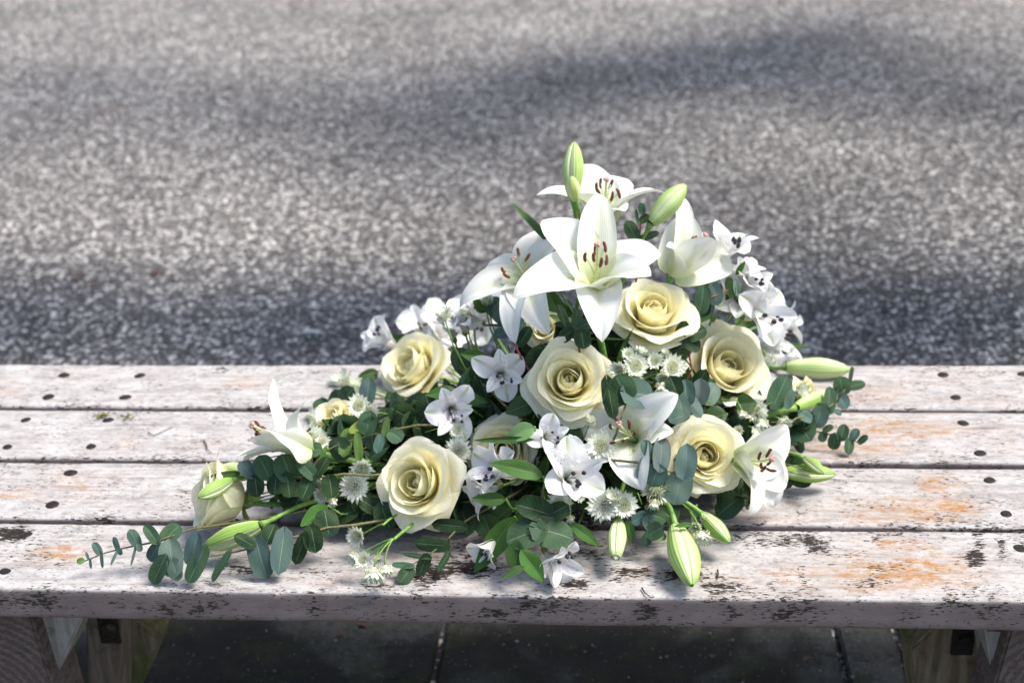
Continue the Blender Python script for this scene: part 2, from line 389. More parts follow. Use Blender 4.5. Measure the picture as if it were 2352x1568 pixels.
def mat_plank():
    k = NT('weathered_white_paint'); pos = k.n('ShaderNodeNewGeometry').outputs['Position']
    at_ = k.n('ShaderNodeAttribute', attribute_name='wear'); sp = k.n('ShaderNodeSeparateColor'); k.l(at_.outputs['Color'], sp.inputs[0])
    mk, rust, crack = sp.outputs[0], sp.outputs[1], sp.outputs[2]
    grain = k.noise(k.scale3(pos, (7, 150, 150)), 1, 5, 0.6)
    mott = k.noise(k.scale3(pos, (22, 34, 34)), 1, 6, 0.65, 0.4)
    fine = k.noise(k.scale3(pos, (230, 420, 420)), 1, 3, 0.7)
    spk = k.noise(k.scale3(pos, (130, 430, 430)), 1, 3, 0.65)
    clus = k.noise(k.scale3(pos, (16, 26, 26)), 1, 4, 0.6)
    c = k.mix(k.map(mott, 0.3, 0.7, 0, 1), (0.34, 0.325, 0.32), (0.53, 0.525, 0.525))
    c = k.mix(k.map(grain, 0.50, 0.70, 0, 0.40), c, (0.19, 0.165, 0.15))
    c = k.mix(k.map(fine, 0.52, 0.74, 0, 0.45), c, (0.15, 0.132, 0.122))
    midn = k.noise(k.scale3(pos, (70, 130, 130)), 1, 5, 0.7, 0.5)
    c = k.mix(k.map(midn, 0.50, 0.64, 0, 0.55), c, (0.185, 0.16, 0.145))
    c = k.mix(k.map(k.noise(k.scale3(pos, (40, 60, 60)), 1, 5, 0.7), 0.56, 0.70, 0, 0.45), c, (0.31, 0.22, 0.13))
    c = k.mix(k.map(k.noise(k.scale3(pos, (5, 60, 60)), 1, 6, 0.65), 0.52, 0.66, 0, 0.40), c, (0.17, 0.152, 0.145))
    rn = k.math('MULTIPLY', k.map(k.math('ADD', k.math('MULTIPLY', mott, 0.9), k.math('MULTIPLY', grain, 0.35)), 0.46, 0.78, 0, 1), rust)
    bare = k.map(k.math('ADD', k.math('MULTIPLY', mott, 0.5), k.math('MULTIPLY', rust, 0.34)), 0.30, 0.52, 0, 1)
    rcol = k.mix(k.map(fine, 0.35, 0.6, 0, 1), (0.30, 0.135, 0.032), (0.38, 0.235, 0.105))
    brk = k.math('MULTIPLY', k.map(midn, 0.36, 0.58, 0.15, 1.0), k.map(k.noise(k.scale3(pos, (30, 210, 210)), 1, 5, 0.7), 0.36, 0.60, 0.25, 1.0))
    c = k.mix(k.math('MULTIPLY', k.math('MULTIPLY', k.math('MULTIPLY', bare, rust, True), brk), 1.6, True), c, rcol)
    c = k.mix(k.math('MULTIPLY', k.math('MULTIPLY', rn, brk), 0.7), c, (0.30, 0.115, 0.02))
    # mould specks
    th = k.math('SUBTRACT', k.math('ADD', k.math('MULTIPLY', k.map(clus, 0.40, 0.75, 0, 1), 0.16), k.math('MULTIPLY', k.math('MULTIPLY', mk, k.map(clus, 0.3, 0.62, 0.1, 1.0)), 0.30)), 0.0)
    s = k.map(k.math('ADD', spk, th), 0.665, 0.72, 0, 1)
    c = k.mix(k.math('MULTIPLY', s, 0.97), c, (0.020, 0.015, 0.012))
    s2 = k.map(k.math('ADD', k.noise(k.scale3(pos, (26, 140, 140)), 1, 6, 0.75), k.math('MULTIPLY', k.math('MULTIPLY', mk, k.map(clus, 0.35, 0.62, 0.0, 1.0)), 0.22)), 0.66, 0.78, 0, 1)
    s2 = k.math('MULTIPLY', s2, k.map(fine, 0.36, 0.56, 0.15, 1.0))
    c = k.mix(k.math('MULTIPLY', s2, 0.92), c, (0.024, 0.019, 0.015))
    # scratches: thin and long, in two directions
    for rot, scl, amt in ((0.0, (4, 300, 1), 0.5), (1.1, (9, 260, 1), 0.35), (-0.8, (8, 280, 1), 0.3)):
        mp = k.n('ShaderNodeMapping'); k.l(pos, mp.inputs[0]); mp.inputs['Rotation'].default_value = (0, 0, rot); mp.inputs['Scale'].default_value = scl
        n = k.noise(mp.outputs[0], 1, 2, 0.5)
        l = k.math('MULTIPLY', k.map(n, 0.735, 0.765, 0, 1), k.map(k.noise(pos, 9, 3), 0.45, 0.6, 0, 1))
        c = k.mix(k.math('MULTIPLY', l, amt), c, (0.12, 0.09, 0.07))
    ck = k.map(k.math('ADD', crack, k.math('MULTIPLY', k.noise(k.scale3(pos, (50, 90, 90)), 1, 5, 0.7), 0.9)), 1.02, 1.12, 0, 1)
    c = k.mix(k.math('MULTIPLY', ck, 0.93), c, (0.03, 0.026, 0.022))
    # undersides and edges of the boards get a darker, browner tone, with mould
    nz = k.n('ShaderNodeSeparateXYZ'); k.l(k.n('ShaderNodeNewGeometry').outputs['True Normal'], nz.inputs[0])
    side = k.map(nz.outputs[2], 0.15, 0.6, 1, 0)
    sc_ = k.mix(k.map(mott, 0.35, 0.7, 0, 1), (0.22, 0.175, 0.16), (0.30, 0.25, 0.23))
    sc_ = k.mix(s, sc_, (0.05, 0.042, 0.035)); sc_ = k.mix(s2, sc_, (0.05, 0.044, 0.034)); sc_ = k.mix(ck, sc_, (0.03, 0.026, 0.022))
    sc_ = k.mix(k.map(grain, 0.5, 0.7, 0, 0.3), sc_, (0.2, 0.165, 0.15))
    c = k.mix(side, c, sc_)
    h = k.math('SUBTRACT', k.math('ADD', k.math('MULTIPLY', grain, 0.5), k.math('MULTIPLY', fine, 0.35)), k.math('MULTIPLY', k.math('MAXIMUM', ck, s2), 0.7))
    return k.surf(c, k.map(mott, 0.3, 0.7, 0.75, 0.55), 0.10, h, 0.0012, 0.6)
def mat_wood(name, a, b, moss):
    k = NT(name); pos = k.n('ShaderNodeNewGeometry').outputs['Position']
    g = k.noise(k.scale3(pos, (90, 90, 9)), 1, 5, 0.6, 0.3); n = k.noise(pos, 30, 5, 0.65)
    c = k.mix(k.map(g, 0.35, 0.68, 0, 1), a, b)
    c = k.mix(k.map(n, 0.56, 0.72, 0, 0.7), c, (0.05, 0.042, 0.035))
    ms = k.math('MULTIPLY', k.map(k.noise(pos, 11, 5, 0.7), 0.46, 0.62, 0, 1), moss)
    c = k.mix(ms, c, (0.10, 0.13, 0.035))
    return k.surf(c, 0.8, 0.08, k.math('ADD', g, n), 0.003, 0.6)
def mat_rings():
    k = NT('end_grain'); pos = k.n('ShaderNodeTexCoord').outputs['Object']
    w = k.n('ShaderNodeTexWave', wave_type='RINGS', rings_direction='Y'); w.inputs['Scale'].default_value = 30; w.inputs['Distortion'].default_value = 5.0; w.inputs['Detail'].default_value = 3; w.inputs['Detail Scale'].default_value = 6.0
    k.l(pos, w.inputs['Vector']); n = k.noise(pos, 40, 4)
    c = k.mix(k.math('MULTIPLY', w.outputs['Fac'], k.map(n, 0.3, 0.6, 0.3, 1.0)), (0.12, 0.09, 0.08), (0.21, 0.17, 0.15))
    c = k.mix(k.map(n, 0.55, 0.75, 0, 0.6), c, (0.05, 0.045, 0.04))
    return k.surf(c, 0.85, 0.06, w.outputs['Fac'], 0.002, 0.5)
def mat_slab():
    k = NT('paving_concrete'); pos = k.n('ShaderNodeNewGeometry').outputs['Position']
    n = k.noise(pos, 7, 6, 0.6); f = k.noise(pos, 160, 4, 0.7); w = k.noise(pos, 2.6, 4, 0.55, 0.6)
    c = k.mix(k.map(f, 0.3, 0.7, 0, 1), (0.05, 0.05, 0.047), (0.105, 0.104, 0.098))
    c = k.mix(k.map(n, 0.5, 0.62, 0, 0.8), c, (0.04, 0.042, 0.034))
    c = k.mix(k.map(w, 0.44, 0.50, 0, 0.85), c, (0.022, 0.020, 0.018))
    c = k.mix(k.map(k.noise(pos, 16, 5, 0.7), 0.5, 0.64, 0, 0.6), c, (0.045, 0.05, 0.022))
    g = k.n('ShaderNodeTexVoronoi'); g.inputs['Scale'].default_value = 130; k.l(pos, g.inputs['Vector'])
    sg = k.n('ShaderNodeSeparateColor'); k.l(g.outputs['Color'], sg.inputs[0])
    chip = k.math('MULTIPLY', k.map(g.outputs['Distance'], 0.2, 0.32, 1, 0), k.map(sg.outputs[0], 0.80, 0.84, 0, 1))
    c = k.mix(k.math('MULTIPLY', chip, 0.35), c, (0.22, 0.20, 0.19))
    c = k.mix(k.map(k.noise(pos, 45, 5, 0.75), 0.5, 0.68, 0, 0.8), c, (0.022, 0.02, 0.018))
    return k.surf(c, 0.8, 0.12, k.math('ADD', f, k.math('MULTIPLY', chip, 0.6)), 0.003, 0.5)
M['asphalt'] = mat_asphalt(); M['plank'] = mat_plank(); M['slab'] = mat_slab()
M['legwood'] = mat_wood('weathered_leg_wood', (0.15, 0.115, 0.09), (0.30, 0.245, 0.20), 0.2)
M['paintwood'] = mat_wood('flaking_paint_wood', (0.30, 0.28, 0.25), (0.50, 0.48, 0.45), 0.25)
M['mosswood'] = mat_wood('mossy_wood', (0.16, 0.115, 0.07), (0.34, 0.28, 0.20), 0.8)
M['rings'] = mat_rings()
M['iron'] = mat_plain('rusty_iron', (0.045, 0.038, 0.036), 0.55, 300, 0.5, 0.0008, metal=0.6)
M['screw'] = mat_plain('rusted_screw', (0.022, 0.016, 0.014), 0.6, 500, 0.6, 0.0006, metal=0.3)
M['bark'] = mat_plain('bark', (0.09, 0.07, 0.055), 0.9, 18, 0.5, 0.01)
M['treeleaf'] = mat_plain('tree_leaf', (0.05, 0.10, 0.025), 0.5, 3, 0.3, 0.0002, trans=0.12)
M['deadleaf'] = mat_plain('dead_leaf', (0.12, 0.052, 0.028), 0.7, 200, 0.4)
M['paper'] = mat_plain('pale_scrap', (0.72, 0.76, 0.72), 0.6, 200, 0.15)
M['moss'] = mat_plain('moss', (0.17, 0.17, 0.03), 0.9, 500, 0.5)
M['twig'] = mat_plain('twig', (0.05, 0.038, 0.03), 0.8, 400, 0.4)

# ground: one asphalt sheet to the horizon
me = mesh_raw('asphalt_path', [(-90, -60, 0), (90, -60, 0), (90, 160, 0), (-90, 160, 0)], [(0, 1, 2, 3)], smooth=False)
g = new_obj('asphalt_path', me, M['asphalt']); g['kind'] = 'structure'
# pale stone chips standing proud in the binder
def mat_chips():
    k = NT('stone_chips'); gm = k.n('ShaderNodeNewGeometry'); rp = gm.outputs['Random Per Island']
    c = k.mix(k.math('POWER', rp, 2.0), (0.16, 0.15, 0.145), (0.97, 0.95, 0.90))
    wn = k.n('ShaderNodeTexWhiteNoise', noise_dimensions='1D'); k.l(rp, wn.inputs['W'])
    c = k.mix(k.map(wn.outputs['Value'], 0.86, 0.97, 0, 0.6), c, (0.45, 0.31, 0.22))
    return k.surf(c, 0.38, 0.5)
NC = 60000
yy = 1.05+(rng.random(NC)**1.35)*7.2; hw = 0.62+0.42*(yy+1.35)
xx = (rng.random(NC)*2-1)*hw-0.086*(yy+1.35); rr = rng.uniform(.0022, .0058, NC)*(1+.06*yy)
dirs = np.array([[1, 0, 0], [0, 1, 0], [-1, 0, 0], [0, -1, 0], [0, 0, 1]], float)
CV = np.empty((NC, 5, 3)); aa = rng.uniform(0, 6.28, NC); ca, sa_ = np.cos(aa), np.sin(aa)
for i in range(5):
    k1 = rng.uniform(.65, 1.25, NC)*rr; dx, dy, dz = dirs[i]
    CV[:, i, 0] = xx+(dx*ca-dy*sa_)*k1+(rng.normal(0, .35, NC)*rr if dz else 0); CV[:, i, 1] = yy+(dx*sa_+dy*ca)*k1+(rng.normal(0, .35, NC)*rr if dz else 0); CV[:, i, 2] = np.where(dz > 0, .55*k1, -.0006)
base5 = np.arange(NC)[:, None]*5
CF = np.concatenate([base5+np.array([[0, 1, 4]]), base5+np.array([[1, 2, 4]]), base5+np.array([[2, 3, 4]]), base5+np.array([[3, 0, 4]])])
cme = bpy.data.meshes.new('stone_chips'); cme.from_pydata(CV.reshape(-1, 3).tolist(), [], CF.tolist()); cme.update()
ch = new_obj('stone_chips', cme, mat_chips()); ch['kind'] = 'stuff'; ch['label'] = 'pale stone chips set in the dark asphalt'; ch['category'] = 'stone chips'
# paving slabs under the bench
pav = bpy.data.objects.new('pavement', None); COL.objects.link(pav); pav['kind'] = 'structure'
def box_mesh(name, x0, x1, y0, y1, z0, z1, bev=0.0, jit=0.0):
    bm = bmesh.new(); bmesh.ops.create_cube(bm, size=1)
    for v in bm.verts: v.co = Vector((x0 if v.co.x < 0 else x1, y0 if v.co.y < 0 else y1, z0 if v.co.z < 0 else z1)) + Vector([random.uniform(-jit, jit) for _ in range(3)])
    if bev: bmesh.ops.bevel(bm, geom=bm.edges[:], offset=bev, segments=2, affect='EDGES')
    me = bpy.data.meshes.new(name); bm.to_mesh(me); bm.free(); return me
jx = [on_z(1015, 1455, 0.012)[0], on_z(1925, 1470, 0.012)[0], on_z(2068, 1480, 0.012)[0]]
XS = [jx[0]-1.2, jx[0]-0.6, jx[0], jx[1], jx[2], jx[2]+0.6, jx[2]+1.2]; YS = [-0.75, -0.15, 0.36, 0.93, 1.02]
for i in range(len(XS)-1):
    for j in range(len(YS)-1):
        new_obj('slab', box_mesh('slab', XS[i]+.005, XS[i+1]-.005, YS[j]+.005, YS[j+1]-.005, -0.04, 0.012+random.uniform(-.002, .003), 0.004, 0.0015), M['slab'], pav)
# loose grit on the slabs
parts = []
for _ in range(420):
    x, y = random.uniform(-0.9, 0.7), random.uniform(0.20, 0.75)
    r = random.choice([.0008, .0010, .0014, .0022, .0012])*random.uniform(.8, 1.3)
    parts.append(sphere_data((x, y, 0.014+r*0.4), r, 4, 5, (random.uniform(.8, 1.4), random.uniform(.8, 1.4), .7)))
k = NT('grit'); oi = k.n('ShaderNodeNewGeometry'); 
ramp = k.mix(k.map(oi.outputs['Random Per Island'], 0, 1, 0, 1), (0.02, 0.018, 0.016), (0.30, 0.28, 0.27)); k.surf(ramp, 0.7)
gr = new_obj('grit', mesh_raw('grit', *join_data(parts), smooth=False), k.m); gr['kind'] = 'stuff'; gr['label'] = 'loose pale grit scattered on the paving slabs'; gr['category'] = 'grit'

# ------------------------------------------------------------------ bench
bench = thing('bench', 'long slatted wooden bench with flaking white paint and rust stains', 'bench', (0, 0.31, 0))
PW, PG, PT = 0.145, 0.0114, 0.041
X0, X1 = -1.02, 0.82
MARKS = [ # px centre, radii, strength: mould on the top and the front edge
 (35, 1222, 75, 26, 1.0), (2243, 1262, 22, 55, 1.1), (2298, 1248, 10, 40, .9), (1445, 1310, 55, 15, 1.0), (1650, 1340, 65, 22, 1.0), (1570, 1318, 50, 22, .9),
 (985, 1322, 70, 30, .9), (870, 1345, 60, 14, .6), (740, 1300, 70, 20, .7), (512, 850, 14, 12, .8), (1860, 1255, 45, 35, .7), (1720, 1240, 55, 32, .9), (1990, 1330, 60, 22, .5),
 (1845, 1320, 14, 30, .9), (560, 1315, 60, 25, .6), (1100, 1300, 80, 30, .7), (1330, 1345, 40, 15, .8), (2160, 1240, 30, 12, .7), (2010, 1240, 20, 10, .8), (1920, 1110, 16, 14, .8),
 (2100, 1110, 10, 25, .6), (1840, 1185, 14, 28, .6), (420, 1140, 25, 25, .35), (1330, 1200, 300, 30, .45), (1800, 1245, 30, 22, .7), (2060, 1220, 40, 16, .4), (1230, 1250, 200, 60, .35),
 (1010, 1390, 45, 24, 1.2), (1235, 1398, 60, 22, 1.2), (1130, 1405, 70, 12, .9), (1482, 1402, 30, 28, 1.1), (1838, 1408, 70, 16, 1.1), (1860, 1420, 36, 18, 1.2), (60, 1378, 110, 20, .8), (1975, 1383, 14, 14, 1.3), (430, 1395, 150, 18, .6), (760, 1390, 60, 20, .7), (2300, 1400, 90, 25, .5), (1700, 1415, 90, 14, .4), (2090, 1410, 60, 20, .45)]
RUST = [(2000, 905, 110, 30, .55), (2060, 985, 170, 30, .75), (1960, 1030, 160, 28, .6), (2150, 1115, 60, 30, .8), (2190, 1165, 70, 30, .9), (2060, 1170, 170, 35, .75), (2225, 1160, 25, 40, .7), (2330, 1010, 60, 40, .35),
 (2060, 1255, 130, 30, .6), (2060, 1310, 220, 45, .85), (1850, 1320, 140, 45, .5), (1980, 1350, 160, 20, .5), (1700, 1330, 130, 40, .35), (2180, 1340, 90, 25, .5), (2150, 860, 160, 30, .3), (2260, 920, 90, 25, .35), (1700, 1190, 200, 18, .4), (1480, 1310, 90, 25, .3),
 (15, 895, 40, 25, .5), (560, 882, 50, 18, .5), (170, 1110, 90, 50, .4), (60, 1130, 50, 22, .5), (125, 1268, 75, 22, .85), (15, 1140, 50, 7, .9), (285, 1015, 40, 22, .4), (480, 1020, 50, 14, .35), (200, 870, 60, 14, .25), (240, 1250, 80, 16, .3), (1100, 1270, 200, 25, .45), (960, 1330, 120, 25, .4), (740, 1335, 80, 15, .35)]
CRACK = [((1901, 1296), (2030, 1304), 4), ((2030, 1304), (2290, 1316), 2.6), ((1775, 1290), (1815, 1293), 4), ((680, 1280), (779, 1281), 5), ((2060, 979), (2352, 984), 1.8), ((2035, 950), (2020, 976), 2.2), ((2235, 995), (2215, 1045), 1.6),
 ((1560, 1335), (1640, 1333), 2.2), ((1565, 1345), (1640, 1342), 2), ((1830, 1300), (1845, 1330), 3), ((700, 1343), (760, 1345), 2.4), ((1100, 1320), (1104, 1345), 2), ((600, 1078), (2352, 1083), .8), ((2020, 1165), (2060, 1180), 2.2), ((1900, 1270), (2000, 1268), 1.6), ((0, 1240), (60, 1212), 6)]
def proj(P):
    d = P-CAM; z = d@FWD
    return np.stack([W0/2+F0*(d@RT)/z, H0/2-F0*(d@UP)/z], -1)
def make_plank(y0, idx):
    nx = 420; xs = np.linspace(X0, X1, nx)
    prof = [(y0+PW-.004, ZB-PT), (y0+.004, ZB-PT), (y0+.0008, ZB-PT+.003)] + [(y0, ZB-PT+.003+(PT-.0065)*t) for t in np.linspace(.12, 1, 6)] + [(y0+.0007, ZB-.0018), (y0+.0022, ZB-.0004)]
    prof += [(y0+.005+(PW-.010)*t, ZB) for t in np.linspace(0, 1, 26)] + [(y0+PW-.0022, ZB-.0005), (y0+PW-.0006, ZB-.0025), (y0+PW, ZB-.006), (y0+PW, ZB-PT+.004)]
    prof = np.array(prof); m = len(prof)
    P = np.zeros((nx, m, 3)); P[:, :, 0] = xs[:, None]; P[:, :, 1] = prof[None, :, 0]; P[:, :, 2] = prof[None, :, 1]
    ph = rng.uniform(0, 6, 8)
    wav = 0.0013*np.sin(xs*3.1+ph[0])+0.0007*np.sin(xs*11+ph[1])+0.0004*np.sin(xs*37+ph[2])+0.0002*np.sin(xs*121+ph[4])
    mid = (prof[:, 0]-y0)/PW
    P[:, :, 1] += wav[:, None]
    top = prof[:, 1] > ZB-.003
    P[:, :, 2] += np.where(top[None], (0.0005*np.sin(xs*5+ph[3]))[:, None]-0.0012*((mid-.5)**2)[None]*0, 0)
    jag = rng.normal(0, 1, nx); jag = np.convolve(jag, np.ones(3)/3, 'same'); chip = np.where(jag > 1.0, jag*.0009, 0)
    for j in range(m):
        if ZB-.003 < prof[j, 1] < ZB-.0001 and mid[j] < .5: P[:, j, 1] += chip; P[:, j, 2] -= chip*.8
    me = mesh_raw('plank', P.reshape(-1, 3), grid_faces(nx, m, True)+[tuple(range(m))[::-1], tuple(range((nx-1)*m, nx*m))])
    q = proj(P.reshape(-1, 3)); wear = np.zeros((nx*m, 4), np.float32); wear[:, 3] = 1
    for (cx, cy, rx, ry, s) in MARKS:
        front = cy > 1352+(1381-1352)*cx/2352
        d = ((q[:, 0]-cx)/rx)**2+((q[:, 1]-cy)/ry)**2
        wear[:, 0] = np.maximum(wear[:, 0], s*np.exp(-d*1.1))
    for (cx, cy, rx, ry, s) in RUST:
        d = ((q[:, 0]-cx)/rx)**2+((q[:, 1]-cy)/ry)**2
        wear[:, 1] = np.maximum(wear[:, 1], s*np.exp(-d*.8))
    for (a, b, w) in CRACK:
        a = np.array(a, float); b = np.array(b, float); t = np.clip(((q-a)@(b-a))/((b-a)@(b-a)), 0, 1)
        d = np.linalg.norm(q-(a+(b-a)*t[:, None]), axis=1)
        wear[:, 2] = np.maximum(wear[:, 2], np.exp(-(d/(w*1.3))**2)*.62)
    # worn arrises
    ed = np.tile(np.minimum(np.abs(prof[:, 0]-y0), np.abs(prof[:, 0]-y0-PW)), nx)
    ztop = np.tile(prof[:, 1], nx) > ZB-.004
    wear[:, 2] = np.maximum(wear[:, 2], np.where(ztop, np.exp(-((ed-.003)/.0035)**2)*.44, 0))
    wear[:, 0] = np.maximum(wear[:, 0], np.where(ztop, np.exp(-(ed/.006)**2)*.35, 0.12 if idx else .1))
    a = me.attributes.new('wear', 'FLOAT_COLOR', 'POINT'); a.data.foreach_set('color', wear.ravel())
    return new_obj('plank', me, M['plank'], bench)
bloc = Vector(bench.location)
planks = []
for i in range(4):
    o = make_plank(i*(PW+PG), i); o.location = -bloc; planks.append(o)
# countersunk screws
bm = bmesh.new(); bmesh.ops.create_cone(bm, cap_ends=True, segments=14, radius1=0.0062, radius2=0.0048, depth=0.0016)
for v in bm.verts:
    if v.co.z > 0 and abs(v.co.x) < .001: v.co.z -= .0004
screw_me = bpy.data.meshes.new('screw'); bm.to_mesh(screw_me); bm.free()
for (px, py) in [(147, 861), (321, 862), (111, 911), (287.5, 911.6), (59, 964), (248, 964), (17, 1026), (209, 1025), (162, 1085), (120, 1158), (61, 1228), (11, 1312), (2166, 860), (2195, 912), (2212, 971), (2251, 1040), (2273, 1102), (2311, 1179), (2343, 1259), (2350, 858)]:
    P = on_z(px, py, ZB); i = int(min(3, max(0, P[1]//(PW+PG))))
    o = new_obj('screw', screw_me, M['screw'], planks[i]); o.location = (P[0], P[1], ZB+0.0002); o.rotation_euler = (0, 0, random.uniform(0, 3)); s = random.uniform(1.1, 1.45); o.scale = (s*1.15, s, 1)
# trestle legs: outlines in the plane Y, real thickness, down to the paving
def prism(name, xz, Y, th, mat, parent=bench):
    n = len(xz); bm = bmesh.new()
    f = [bm.verts.new((x, Y, z)) for x, z in xz]; b = [bm.verts.new((x, Y+th, z)) for x, z in xz]
    bm.faces.new(f[::-1]); bm.faces.new(b)
    for i in range(n): bm.faces.new((f[i], f[(i+1) % n], b[(i+1) % n], b[i]))
    bmesh.ops.recalc_face_normals(bm, faces=bm.faces)
    bmesh.ops.bevel(bm, geom=bm.edges[:], offset=0.003, segments=2, affect='EDGES')
    me = bpy.data.meshes.new(name); bm.to_mesh(me); bm.free()
    o = new_obj(name, me, mat, parent); o.location = -bloc; return o
def leg(name, tl, tr, bl, br, Y, th, mat, pyt=1412, pyb=1568, z1=None):
    z1 = z1 if z1 is not None else ZB-PT-0.002
    def line(a, b):
        A, B = on_y(a, pyt, Y), on_y(b, pyb, Y); s = (B[0]-A[0])/(B[2]-A[2])
        return lambda z: A[0]+s*(z-A[2])
    l, r = line(tl, bl), line(tr, br)
    return prism(name, [(l(z1), z1), (r(z1), z1), (r(0.010), 0.010), (l(0.010), 0.010)], Y, th, mat)
def poly(name, px, Y, th, mat):
    return prism(name, [(p[0], max(p[2], 0.011)) for p in [on_y(x, y, Y) for x, y in px]], Y, th, mat)
zt = ZB-PT-0.002
la = leg('leg', -90, 70, -40, 118, 0.035, 0.08, M['rings']); leg('leg', 196, 276, 200, 269, 0.17, 0.07, M['legwood'])
poly('gusset', [(71, 1408), (196, 1408), (120, 1572), (114, 1572)], 0.060, 0.10, M['paintwood'])
poly('brace', [(225, 1403), (278, 1408), (366, 1467), (318, 1590), (250, 1760), (190, 1760)], 0.25, 0.09, M['mosswood'])
def centre_rings(o, px, py):
    c = on_y(px, py, .035); o.data.transform(Matrix.Translation(-Vector(c))); o.location = Vector(c)-bloc
centre_rings(la, -30, 1600)
ra = leg('leg', 2322, 2470, 2285, 2430, 0.035, 0.08, M['rings'], 1440, 1568)
centre_rings(ra, 2440, 1600)
poly('gusset', [(2262, 1444), (2330, 1446), (2296, 1600), (2286, 1600)], 0.060, 0.10, M['paintwood'])
poly('brace', [(2088, 1492), (2152, 1436), (2290, 1436), (2240, 1560), (2190, 1760), (2120, 1760)], 0.17, 0.09, M['mosswood'])
for side, Yb in ((-1, .17), (1, .17)):   # cross bearers under the boards
    xb = on_y(236 if side < 0 else 2240, 1420, .17)[0]
    o = new_obj('bearer', box_mesh('bearer', xb-.03+side*.075, xb+.03+side*.075, 0.13, 0.60, ZB-PT-.075, ZB-PT-.001, .003), M['legwood'], bench); o.location = -bloc
for (px, py, Y) in ((250, 1441, .17), (2212, 1466, .17)):
    P = on_y(px, py, Y-.003)
    b = new_obj('washer', box_mesh('washer', P[0]-.0135, P[0]+.0135, Y-.005, Y-.0002, P[2]-.024, P[2]+.024, .001), M['iron'], bench); b.location = -bloc
    bm = bmesh.new(); bmesh.ops.create_cone(bm, cap_ends=True, segments=6, radius1=.0105, radius2=.0105, depth=.010)
    bmesh.ops.rotate(bm, verts=bm.verts, matrix=Matrix.Rotation(R(90), 3, 'X')); bmesh.ops.translate(bm, verts=bm.verts, vec=(P[0]+.002, Y-.010, P[2])); bmesh.ops.bevel(bm, geom=bm.edges[:], offset=.001, segments=1, affect='EDGES')
    me = bpy.data.meshes.new('nut'); bm.to_mesh(me); bm.free(); new_obj('nut', me, M['iron'], b)

# ------------------------------------------------------------------ the tree that shades the path (beside and above the view)
tree = thing('broadleaf_tree', 'broadleaf tree with long low limbs reaching over the asphalt path', 'tree', (3.6, 4.6, 0))
tl = np.array([3.6, 4.6, 0])
def gshade(px, py, z):
    G = on_z(px, py, 0.0); return G + np.array(SUND)*(z/SUND[2])
LIMBS = []   # (list of shaded ground pixels, height, spread across, leaves, length)
LIMBS.append(([(2500, 735), (1800, 735), (1100, 740), (400, 740), (-200, 735)], 1.25, 0.17, 4200))
LIMBS.append(([(2500, 800), (1600, 800), (800, 800), (-200, 800)], 1.3, 0.16, 3000))
LIMBS.append(([(2500, 690), (1900, 690), (1300, 700), (600, 690), (-200, 680)], 1.3, 0.10, 1500))
LIMBS.append(([(2600, 270), (2150, 210), (1750, 150), (1400, 170), (1000, 250), (500, 250), (-100, 200)], 1.9, 0.36, 4600))
LIMBS.append(([(1950, 60), (1750, 110), (1500, 180)], 1.9, 0.25, 1700))
LIMBS.append(([(2600, 430), (2200, 470), (1800, 520), (1500, 470), (1100, 340), (700, 370)], 1.7, 0.28, 900))
LV, LF = [], []
lp = []
trunk_pts = bez(tl, tl+np.array([.05, .1, 1.2]), tl+np.array([-.1, 0, 2.2]), tl+np.array([-.15, .1, 3.6]), 12)-tl
new_obj('trunk', tube('trunk', trunk_pts, np.linspace(.17, .07, 12), 12), M['bark'], tree)
for pxs, z, spread, n in LIMBS:
    pts = np.array([gshade(px, py, z) for px, py in pxs])-tl
    # limb: from the trunk out along the row
    path = np.vstack([[[-.05, .03, z*.75]], pts]); path[1:, 2] += np.linspace(.1, -.1, len(path)-1)
    tt = np.linspace(0, 1, 40); seg = np.linspace(0, 1, len(path))
    fine = np.stack([np.interp(tt, seg, path[:, c]) for c in range(3)], -1)
    for _ in range(3): fine[1:-1] = (fine[:-2]+fine[1:-1]*2+fine[2:])/4
    new_obj('limb', tube('limb', fine, np.linspace(.05, .010, 40), 8), M['bark'], tree)
    L = np.concatenate([[0], np.cumsum(np.linalg.norm(np.diff(pts, axis=0), axis=1))]); 
    clump = rng.uniform(0, L[-1], max(6, int(L[-1]*5)))
    for _ in range(n):
        s = float(np.clip(rng.choice(clump)+rng.normal(0, .14), 0, L[-1]))
        c = np.array([np.interp(s, L, pts[:, q]) for q in range(3)])
        c = c+rng.normal(0, 1, 3)*np.array([.12, spread, spread*.35])
        a = nrm(rng.normal(0, 1, 3)+np.array([0, 0, .3])); b = nrm(np.cross(a, rng.normal(0, 1, 3))); l, w = rng.uniform(.035, .055), rng.uniform(.016, .026)
        nn = np.cross(a, b)
        i = len(LV); LV += [c-a*l, c+b*w+nn*.006, c+a*l, c-b*w+nn*.006, c]; LF += [(i, i+1, i+4), (i+1, i+2, i+4), (i+2, i+3, i+4), (i+3, i, i+4)]
new_obj('crown', mesh_raw('crown', LV, LF, smooth=False), M['treeleaf'], tree)

# ================================================================== flowers
def sub(P, base): return np.asarray(P)-np.asarray(base)
def add_stem(root, base, back, r0=.0028, r1=.0032, mat='stem', n=9, name='stem'):
    P = stem_path(np.asarray(base), back, n)
    return new_obj(name, tube('stem', sub(P, base), np.linspace(r0, r1, n), 8), M[mat], root)

